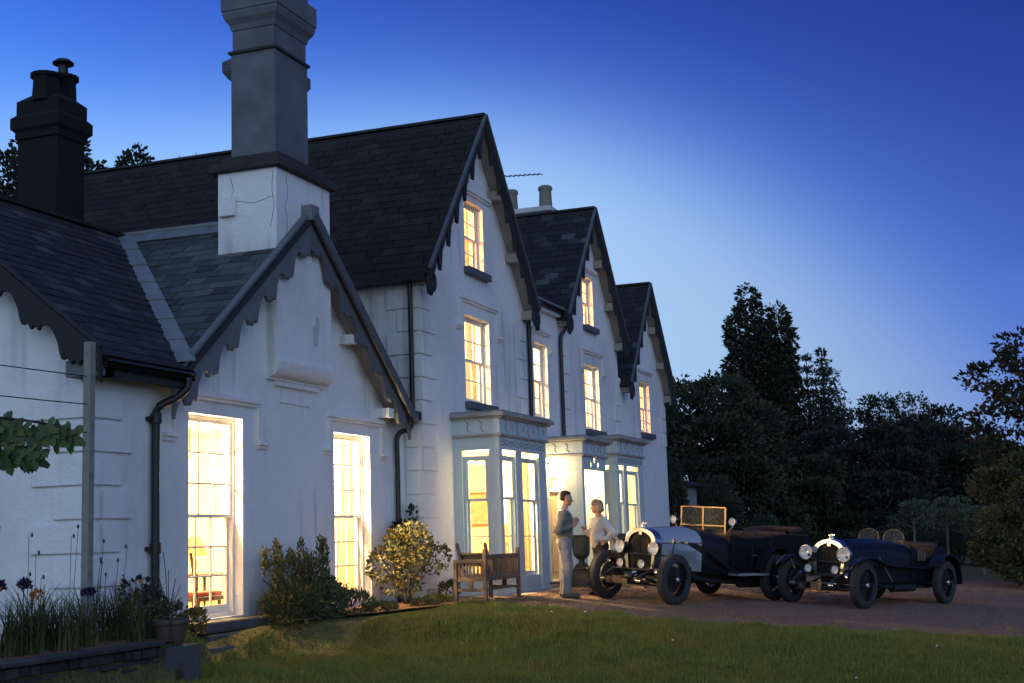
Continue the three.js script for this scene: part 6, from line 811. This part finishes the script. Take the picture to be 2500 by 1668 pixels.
{
  const man = person('man in a grey jumper over a white collar and pale trousers, facing the woman', 21.97, -7.255, -1.22, {
    h: 1.79, face: [0.97, -0.2, -0.12], hl: [[0.5, 0.8, -0.3], [-0.4, 0.2, -0.9], 0.75, 1], hr: [[0.45, 0.85, 0.3], [-0.4, 0.2, 0.9], 0.75, -1],
    j: { pelvis: [0, 0.95, 0], belly: [0.015, 1.1, 0], chest: [0.0, 1.3, 0], neck: [0.015, 1.49, 0], head: [0.06, 1.665, 0], hipL: [0, 0.92, 0.09], hipR: [0, 0.92, -0.09], knL: [0.04, 0.5, 0.11], knR: [0.02, 0.5, -0.1], anL: [0.0, 0.08, 0.13], anR: [-0.03, 0.08, -0.12], toL: [0.19, 0, 0.16], toR: [0.16, 0, -0.15], shL: [-0.01, 1.41, 0.17], shR: [-0.01, 1.41, -0.17], elL: [-0.10, 1.13, 0.235], wrL: [0.17, 1.20, 0.13], elR: [-0.05, 1.13, -0.235], wrR: [0.2, 1.22, -0.12] },
    wear: (p, { J, k, torsoB, armB, legB, footB, H, neckB }) => {
      limbMesh('jumper', [...torsoB.slice(1), ...armB], 0.018, 0.013, PM.jumperGrey, p, 0.017, (x, y, z) => Math.max(0.91 * k - y, (x - J.wrL.x + 0.02) * 0.6 + 0, y - 1.455 * k - 0.0));
      limbMesh('collar', [[-0.035 * k, 1.475 * k, 0.04 * k, 0.055 * k, 1.455 * k, 0.03 * k, 0.034 * k, 0.026 * k], [-0.035 * k, 1.475 * k, -0.04 * k, 0.055 * k, 1.455 * k, -0.03 * k, 0.034 * k, 0.026 * k], [0.06 * k, 1.46 * k, 0, 0.11 * k, 1.39 * k, 0, 0.03 * k, 0.02 * k]], 0.012, 0.008, PM.shirt, p, 0.004);
      limbMesh('trousers', [torsoB[0], [0, 0.98 * k, -0.03, 0, 0.98 * k, 0.03, 0.115 * k, 0.115 * k], ...legB.map((q, i) => (i % 2 ? [...q.slice(0, 6), 0.072 * k, 0.062 * k] : [...q.slice(0, 6), 0.1 * k, 0.075 * k]))], 0.016, 0.013, PM.chino, p, 0.012, (x, y) => Math.max(y - 1.0 * k, 0.07 * k - y));
      for (const f of footB) limbMesh('shoe', [f], 0.01, 0.01, PM.shoe, p, 0.008, (x, y) => 0.0 - y);
      const a = H.at, hb = [[-0.035, 0.045, 0, 0.0, 0.058, 0, 0.078, 0.068], [-0.055, 0.005, 0.03, -0.055, 0.005, -0.03, 0.052, 0.052], [0.03, 0.085, 0.03, 0.06, 0.088, -0.03, 0.024, 0.024]].map((q) => { const s = a(q[0], q[1], q[2]), t = a(q[3], q[4], q[5]); return [s.x, s.y, s.z, t.x, t.y, t.z, q[6] * k, q[7] * k]; }); limbMesh('hair', hb, 0.01, 0.007, PM.hairDark, p, 0.006);
    },
  });
  const woman = person('woman in a cream sweater and dark trousers, one hand on her hip', 22.97, -6.92, 2.25, {
    h: 1.66, face: [0.95, 0.05, 0.25], hl: [[0.35, 0.8, -0.2], [-0.3, 0.1, -0.9], 0.9, 1], hr: [[0.75, -0.55, 0.5], [-0.2, -0.5, 0.9], 0.4, 1],
    j: { pelvis: [0, 0.95, 0], belly: [0.03, 1.1, 0], chest: [0.02, 1.3, 0], neck: [0.015, 1.49, 0], head: [0.05, 1.66, 0], hipL: [0, 0.92, 0.1], hipR: [0, 0.92, -0.1], knL: [0.04, 0.5, 0.11], knR: [0.03, 0.5, -0.1], anL: [0.0, 0.08, 0.11], anR: [-0.02, 0.08, -0.12], toL: [0.18, 0, 0.13], toR: [0.16, 0, -0.15], shL: [0.0, 1.41, 0.165], shR: [0.0, 1.41, -0.165], elL: [0.03, 1.14, 0.24], wrL: [0.25, 1.2, 0.15], elR: [-0.16, 1.16, -0.30], wrR: [0.02, 1.0, -0.205] },
    wear: (p, { J, k, torsoB, armB, legB, footB, H }) => {
      limbMesh('sweater', [...torsoB.slice(1), [0.03 * k, 1.05 * k, -0.05, 0.03 * k, 1.05 * k, 0.05, 0.125 * k, 0.125 * k], [0.09 * k, 1.27 * k, 0.06 * k, 0.09 * k, 1.27 * k, -0.06 * k, 0.07 * k, 0.07 * k], ...armB.map((q, i) => (i % 2 ? [...q.slice(0, 6), 0.05 * k, 0.036 * k] : [...q.slice(0, 6), 0.064 * k, 0.054 * k]))], 0.018, 0.013, PM.cream, p, 0.018, (x, y, z) => Math.max(0.90 * k - y, y - 1.46 * k, z > 0.1 && x > J.wrL.x - 0.02 ? 0.02 : -1, z < -0.13 && y < 1.03 * k && x > -0.03 ? 0.02 : -1));
      limbMesh('collar', [[-0.03 * k, 1.47 * k, 0.045 * k, 0.06 * k, 1.44 * k, 0.035 * k, 0.03 * k, 0.024 * k], [-0.03 * k, 1.47 * k, -0.045 * k, 0.06 * k, 1.44 * k, -0.035 * k, 0.03 * k, 0.024 * k]], 0.012, 0.008, PM.cream, p, 0.006);
      limbMesh('trousers', [torsoB[0], [0, 0.98 * k, -0.03, 0, 0.98 * k, 0.03, 0.12 * k, 0.12 * k], ...legB], 0.016, 0.013, PM.black, p, 0.014, (x, y) => Math.max(y - 1.0 * k, 0.07 * k - y));
      for (const f of footB) limbMesh('shoe', [f], 0.01, 0.01, PM.black, p, 0.007, (x, y) => 0.0 - y);
      const a = H.at, hb = [[-0.035, 0.055, 0, 0.01, 0.068, 0, 0.086, 0.08], [-0.065, -0.03, 0.035, -0.065, -0.03, -0.035, 0.066, 0.066], [-0.02, -0.02, 0.062, -0.02, -0.06, 0.06, 0.04, 0.034], [-0.02, -0.02, -0.062, -0.02, -0.06, -0.06, 0.04, 0.034], [0.03, 0.08, 0.04, 0.06, 0.07, -0.04, 0.032, 0.032]].map((q) => { const s = a(q[0], q[1], q[2]), t = a(q[3], q[4], q[5]); return [s.x, s.y, s.z, t.x, t.y, t.z, q[6] * k, q[7] * k]; }); limbMesh('hair', hb, 0.012, 0.007, PM.hairGrey, p, 0.007);
    },
  });
  // a small dark drink in her raised hand
  const hp = woman.J.wrL.clone().add(V(0.05, 0.08, -0.035).multiplyScalar(woman.k)); woman.p.updateMatrixWorld(true); const w = hp.applyMatrix4(woman.p.matrixWorld);
  const g = thing('wine_glass', 'small dark drinking glass in the hand the woman holds up', 'glass', w.x, w.y, w.z); new MB().lathe([[0.001, -0.11], [0.03, -0.108], [0.005, -0.10], [0.004, -0.04], [0.02, -0.03], [0.036, 0.0], [0.034, 0.05], [0.032, 0.05], [0.033, 0.0], [0.001, -0.025]], 18, new THREE.Matrix4().makeTranslation(w.x, w.y, w.z)).build('glass', new THREE.MeshPhysicalMaterial({ color: col(0.9, 0.9, 0.9), roughness: 0.05, transmission: 1, thickness: 0, side: THREE.DoubleSide }), g); new MB().lathe([[0.001, -0.02], [0.03, 0.0], [0.031, 0.018], [0.001, 0.018]], 16, new THREE.Matrix4().makeTranslation(w.x, w.y, w.z)).build('drink', mat(0.08, 0.01, 0.01, 0.2), g);
}
// ---------- trees, hedge and shrubs ----------
const PINE = [[0.017, 0.028, 0.014], [0.022, 0.034, 0.017], [0.013, 0.021, 0.011]], MID = [[0.026, 0.042, 0.015], [0.033, 0.05, 0.018], [0.02, 0.032, 0.012], [0.042, 0.055, 0.022]], IVY = [[0.035, 0.038, 0.016], [0.05, 0.05, 0.02], [0.025, 0.03, 0.014], [0.07, 0.06, 0.022]];
function broad(name, label, x, z, top, w, pal, o = {}) {
  const r = rng(Math.round(x * 37 + z * 91) >>> 0), y = o.y ?? -0.6, h = top - y, t = thing(name, label, 'tree', x, y, z, o.group), bl = [], n = o.n ?? 9;
  for (let i = 0; i < n; i++) { const f = i / (n - 1), hh = lerp(o.low ?? 0.22, 0.86, f), rad = w * 0.5 * (o.prof ? o.prof(hh) : Math.sqrt(Math.max(0.05, 1 - Math.pow((hh - 0.42) / 0.62, 2)))), a = i * 2.4 + r(), q = rad * 0.55; bl.push([x + Math.cos(a) * q, y + h * hh, z + Math.sin(a) * q, rad * (0.62 + 0.2 * r()), h * (o.ball ?? 0.15) * (0.8 + 0.4 * r()), rad * (0.62 + 0.2 * r())]); }
  bl.push([x, y + h * 0.9, z, w * 0.2, h * 0.1, w * 0.2]);
  leafMesh('crown', foliage(r, bl, Math.round((o.leaves ?? 7000) * 2), (o.size ?? 0.3) * 0.62, pal, { up: 0.15, asp: 0.65, shell: 0.55, floor: y + 0.05 }), t);
  const mb = new MB(); mb.cyl(V(x, y - 0.1, z), V(x, y + h * 0.75, z), w * 0.035 + 0.06, 0.04, 9); for (let i = 0; i < Math.min(8, bl.length); i++) { const b = bl[i]; mb.cyl(V(x, y + h * (0.18 + 0.05 * i), z), V(b[0], b[1], b[2]), w * 0.012 + 0.02, 0.012, 6); } mb.build('trunk', o.bark || bark, t); return t;
}
function conifer(name, label, x, z, top, w, o = {}) {
  const r = rng(Math.round(x * 53 + z * 17) >>> 0), y = -0.6, h = top - y, t = thing(name, label, 'tree', x, y, z), bl = [], br = new MB(); br.cyl(V(x, y, z), V(x, top, z), 0.2, 0.02, 9);
  const tiers = o.tiers ?? 20; for (let i = 0; i < tiers; i++) { const f = i / (tiers - 1), hh = lerp(0.1, 0.985, f), rad = w * 0.5 * Math.pow(1 - hh, 0.8) * (0.75 + 0.5 * r()) + 0.06, nb = o.nb ?? Math.max(3, Math.round(7 * (1 - hh) + 3)); for (let k = 0; k < nb; k++) { const a = k / nb * 6.283 + i * 1.9 + r() * 0.5, L = rad * (0.7 + 0.5 * r()), ex = x + Math.cos(a) * L, ez = z + Math.sin(a) * L, ey = y + h * hh - 0.12 * L; br.cyl(V(x, y + h * hh + 0.08, z), V(ex, ey, ez), 0.03, 0.008, 5); for (let s = 0.3; s <= 1.01; s += 0.23) bl.push([lerp(x, ex, s), lerp(y + h * hh + 0.08, ey, s) - 0.04, lerp(z, ez, s), 0.16 + L * 0.13, 0.09 + 0.05 * L, 0.16 + L * 0.13]); } }
  leafMesh('crown', foliage(r, bl, o.leaves ?? 9000, o.size ?? 0.2, PINE, { up: -0.1, asp: 0.35, shell: 0.3 }), t); br.build('trunk', bark, t);
}
// the tall ivy-clad tree, two merged heads
{ const x = 69, z = -11.9, y = -0.6, r = rng(88), t = thing('ivy_clad_tree', 'very tall dark ivy clad tree rising above the wood', 'tree', x, y, z), bl = [];
  const col2 = (dx, dz, y1, w) => { for (let i = 0; i < 15; i++) { const f = i / 14; bl.push([x + dx + (r() - 0.5) * 0.6, lerp(3, y1 - 0.5, f), z + dz * (0.4 + 0.6 * f) + (r() - 0.5) * 0.6, w * (1.0 - 0.62 * Math.pow(f, 4)), 0.75, w * (1.0 - 0.62 * Math.pow(f, 4))]); } };
  col2(0, -0.55, 13.3, 1.45); col2(0.2, 0.85, 12.2, 1.45); col2(0.1, 0.2, 11.2, 1.5); bl.push([x, 12.9, z - 0.35, 0.25, 0.55, 0.3], [x, 11.5, z + 1.15, 0.4, 0.5, 0.5], [x, 9, z + 1.5, 0.6, 0.9, 0.6], [x, 7, z - 1.5, 0.7, 1.0, 0.6]);
  leafMesh('crown', foliage(r, bl, 60000, 0.22, [[0.02, 0.024, 0.011], [0.03, 0.032, 0.014], [0.016, 0.02, 0.01], [0.045, 0.04, 0.016]], { up: -0.15, asp: 0.6, shell: 0.6 }), t); new MB().cyl(V(x, y, z), V(x, 12.5, z - 0.6), 0.5, 0.08, 10).cyl(V(x, 4, z), V(x + 0.2, 11.2, z + 0.9), 0.25, 0.06, 8).build('trunk', bark, t); }
conifer('conifer', 'thin ragged conifer with gaps, left of the pointed spruce', 75.3, -10.4, 10.5, 2.9, { leaves: 5200, tiers: 16, nb: 4 });
conifer('conifer', 'pointed dark spruce with layered branches right of the ivy clad tree', 69.4, -8.8, 10.0, 5.2, { leaves: 34000 });
broad('broadleaf_tree', 'broad dark green tree just beyond the end of the house', 49.5, -10.2, 6.75, 5.0, MID, { leaves: 15000, low: 0.08, n: 14 });
broad('broadleaf_tree', 'green tree top peeping out right beside the far gable', 55.5, -13.4, 7.3, 2.6, MID, { leaves: 5000 });
broad('broadleaf_tree', 'rounded dark tree between the spruce and the pale loose tree', 79.7, -7.6, 8.4, 3.6, DARK, { leaves: 7000 });
broad('broadleaf_tree', 'pale loose topped tree in the skyline right of the spruce', 83.8, -5.9, 8.9, 3.6, MID, { leaves: 5200, size: 0.26 });
broad('broadleaf_tree', 'dark rounded tree stepping down in the skyline', 79.9, -4.2, 7.7, 4.2, DARK, { leaves: 8000 });
broad('broadleaf_tree', 'lowest dark tree at the right end of the skyline', 82, -2.5, 6.4, 4.2, DARK, { leaves: 7600 });
broad('broadleaf_tree', 'dark tree filling the gap behind the ivy clad trunk', 60.5, -8.2, 5.2, 4.6, DARK, { leaves: 10000, low: 0.06 });
broad('broadleaf_tree', 'dark tree in the wood behind the left car', 59.7, -5.7, 5.2, 4.4, DARK, { leaves: 10000, low: 0.06 });
broad('broadleaf_tree', 'dark tree in the wood behind the young orchard trees', 62.4, -3.6, 5.4, 4.6, DARK, { leaves: 10000, low: 0.06 });
broad('broadleaf_tree', 'dark tree in the wood beside the big tree at the right', 64, -1.3, 4.6, 4.4, DARK, { leaves: 9000, low: 0.06 });
broad('broadleaf_tree', 'low dark tree behind the windscreen of the left car', 52, -7.6, 3.7, 3.6, MID, { leaves: 8000, low: 0.06, y: -0.6 });
broad('broadleaf_tree', 'low dark tree behind the bonnet of the sports car', 53.7, -5.3, 3.0, 4.4, DARK, { leaves: 9000, low: 0.06 });
broad('broadleaf_tree', 'big dark tree with loose leaf clusters cut by the right picture edge', 36.5, 1.25, 6.4, 3.1, [[0.011, 0.015, 0.008], [0.016, 0.02, 0.01], [0.022, 0.024, 0.011]], { leaves: 7500, size: 0.24, n: 34, low: 0.2, ball: 0.05, y: -0.58, prof: (h) => (h > 0.8 ? 0.75 : 1.05) * (0.75 + 0.5 * Math.abs(Math.sin(h * 23))) });
broad('broadleaf_tree', 'low olive green tree below the big tree at the right', 34.8, 0.1, 2.7, 2.5, [[0.03, 0.038, 0.014], [0.042, 0.046, 0.016], [0.022, 0.028, 0.012]], { leaves: 8000, size: 0.15, low: 0.12, y: -0.58 });
const shrubAt = (label, x, z, top, w, pal, n = 3500, size = 0.14) => { const r = rng(Math.round(x * 71 + z * 13) >>> 0), y = ground(x, z), t = thing('shrub', label, 'shrub', x, y, z); leafMesh('foliage', foliage(r, [[x, y + (top - y) * 0.38, z, w * 0.5, (top - y) * 0.42, w * 0.5], [x + w * 0.1, y + (top - y) * 0.68, z, w * 0.34, (top - y) * 0.32, w * 0.34], [x - w * 0.12, y + (top - y) * 0.5, z + w * 0.2, w * 0.3, (top - y) * 0.3, w * 0.3]], n, size, pal, { up: 0.4, floor: y }), t); const st = new MB(); for (let i = 0; i < 6; i++) st.cyl(V(x, y - 0.05, z), V(x + (r() - 0.5) * w * 0.6, y + (top - y) * 0.7, z + (r() - 0.5) * w * 0.6), 0.03, 0.01, 5); st.build('stem', bark, t); };
shrubAt('dark climbing shrub at the far corner of the house', 39.2, -9.6, 3.3, 1.1, IVY, 3200, 0.12); shrubAt('mid green shrub beyond the house corner', 44.9, -9.6, 2.9, 2.2, MID, 5200); shrubAt('small green shrub behind the seats of the left car', 43.3, -7.6, 1.5, 1.5, MID, 2800, 0.11); shrubAt('olive shrub in front of the far house corner, behind the silver bonnet', 38.6, -8.9, 1.7, 0.9, IVY, 1800, 0.1);
[[44.9, -3.2, 1.75, 'young orchard tree behind the tail of the left car'], [42.9, -2.1, 1.75, 'young pale stemmed orchard tree behind the tail of the sports car'], [42.0, -1.1, 1.45, 'young orchard tree next to the low olive tree'], [44.5, -0.4, 1.3, 'young orchard tree half hidden by the low olive tree']].forEach(([x, z, top, label], i) => { const r = rng(300 + i), y = -0.58, t = thing('orchard_tree', label, 'tree', x, y, z), bl = []; const mb = new MB().tube([V(x, y, z), V(x + 0.04, y + 0.7, z), V(x, top - 0.5, z + 0.05)], 0.035, 8, 6); for (let k = 0; k < 7; k++) { const a = k * 2.4, e = V(x + Math.cos(a) * 0.5, top - 0.15 - 0.6 * r(), z + Math.sin(a) * 0.5); mb.cyl(V(x, top - 0.9 + 0.05 * k, z), e, 0.018, 0.006, 5); bl.push([e.x, e.y, e.z, 0.3, 0.2, 0.3]); } bl.push([x, top - 0.2, z, 0.35, 0.25, 0.35]); mb.build('trunk', barkPale, t); leafMesh('crown', foliage(r, bl, 1500, 0.1, [[0.09, 0.13, 0.065], [0.11, 0.15, 0.08], [0.07, 0.10, 0.05]], { up: 0.3 }), t); });
{ const t = thing('fence_post', 'slim pale post in the shrubs behind the left car', 'post', 44, -0.6, -7.5); new MB().rbox(43.95, 44.05, -0.6, 1.5, -7.55, -7.45, 0.01).build('post', barkPale, t); }
// hedge along the far side of the drive
{ const r = rng(63), t = thing('hedge', 'long low clipped hedge behind the two cars', 'hedge', 48.5, -0.6, -3.5), bl = []; for (let i = 0; i < 26; i++) { const f = i / 25; bl.push([lerp(52, 46, f), -0.1, lerp(-9, 6, f), 0.7, 0.62, 0.55], [lerp(52, 46, f), 0.45, lerp(-9, 6, f), 0.6, 0.4, 0.5]); } leafMesh('foliage', foliage(r, bl, 30000, 0.1, [[0.02, 0.03, 0.013], [0.028, 0.04, 0.016], [0.035, 0.048, 0.02]], { up: 0.3, shell: 0.7 }), t); }
// trees behind the house on the left
broad('broadleaf_tree', 'dark tree behind the chimney with two pots', 30.7, -25.2, 13.3, 5.6, DARK, { leaves: 14000, size: 0.26, n: 16, low: 0.5, y: 0, ball: 0.07 });
broad('broadleaf_tree', 'small dark tree top just above the roof ridge', 36.4, -26.4, 14.25, 3.4, DARK, { leaves: 6000, size: 0.26, low: 0.72, y: 0, ball: 0.05 });
{ const r = rng(5), t = thing('bare_twigs', 'thin bare twigs sticking up above the roof ridge', 'tree', 37.6, 0, -25.0), mb = new MB(); mb.cyl(V(37.6, 0, -25), V(37.6, 12.6, -25), 0.12, 0.03, 7); for (let i = 0; i < 12; i++) { const a = r() * 6.28, L = 0.4 + r() * 0.6; mb.tube([V(37.6, 12.2 + r() * 0.4, -25), V(37.6 + Math.cos(a) * L * 0.5, 13 + r() * 0.4, -25 + Math.sin(a) * L * 0.5), V(37.6 + Math.cos(a) * L * 0.8, 13.5 + r() * 0.6, -25 + Math.sin(a) * L)], 0.012, 7, 4); } mb.build('twigs', bark, t); }
// low white outhouse at the far end
{ const t = thing('outhouse', 'low white outhouse with a dark roof beyond the house corner', 'shed', 42.5, -0.5, -11); new MB().box(41.5, 44, -0.6, 2.6, -12.5, -9.9).build('wall', mat(0.3, 0.3, 0.3, 0.9), t); new MB().slab(V(41.2, 2.55, -9.6), V(44.3, 2.55, -9.6), V(44.3, 3.3, -12.6), V(41.2, 3.3, -12.6), 0.08).build('roof', SL.far[1], t); }
// ---------- slates: the nearest ones singly, the rest of each slope joined ----------
{
  slateJobs.sort((a, b) => a.d - b.d);
  const unit = new THREE.BoxGeometry(1, 1, 0.012); boxUV(unit); const rest = new Map(); let n = 0;
  const nt = unit.index ? unit.toNonIndexed() : unit;
  for (const j of slateJobs) {
    const m = j.m.clone().multiply(new THREE.Matrix4().makeScale(j.s[0], j.s[1], 1));
    if (n < 300) { const me = new THREE.Mesh(unit, j.mat); me.name = numbered('slate', j.parent); m.decompose(me.position, me.quaternion, me.scale); me.position.sub(org(j.parent)); me.castShadow = me.receiveShadow = true; j.parent.add(me); n++; }
    else { const k = j.parent.uuid + j.mat.uuid; if (!rest.has(k)) rest.set(k, { p: j.parent, mat: j.mat, g: [] }); const g = nt.clone(); g.deleteAttribute('uv'); g.applyMatrix4(m); rest.get(k).g.push(g); }
  }
  for (const { p, mat: mm, g } of rest.values()) { const mb = new MB(); mb.g = g; const me = mb.build('slate_courses', mm, p); me.userData.kind = 'stuff'; }
}
scene.updateMatrixWorld(true);
renderer.render(scene, camera);
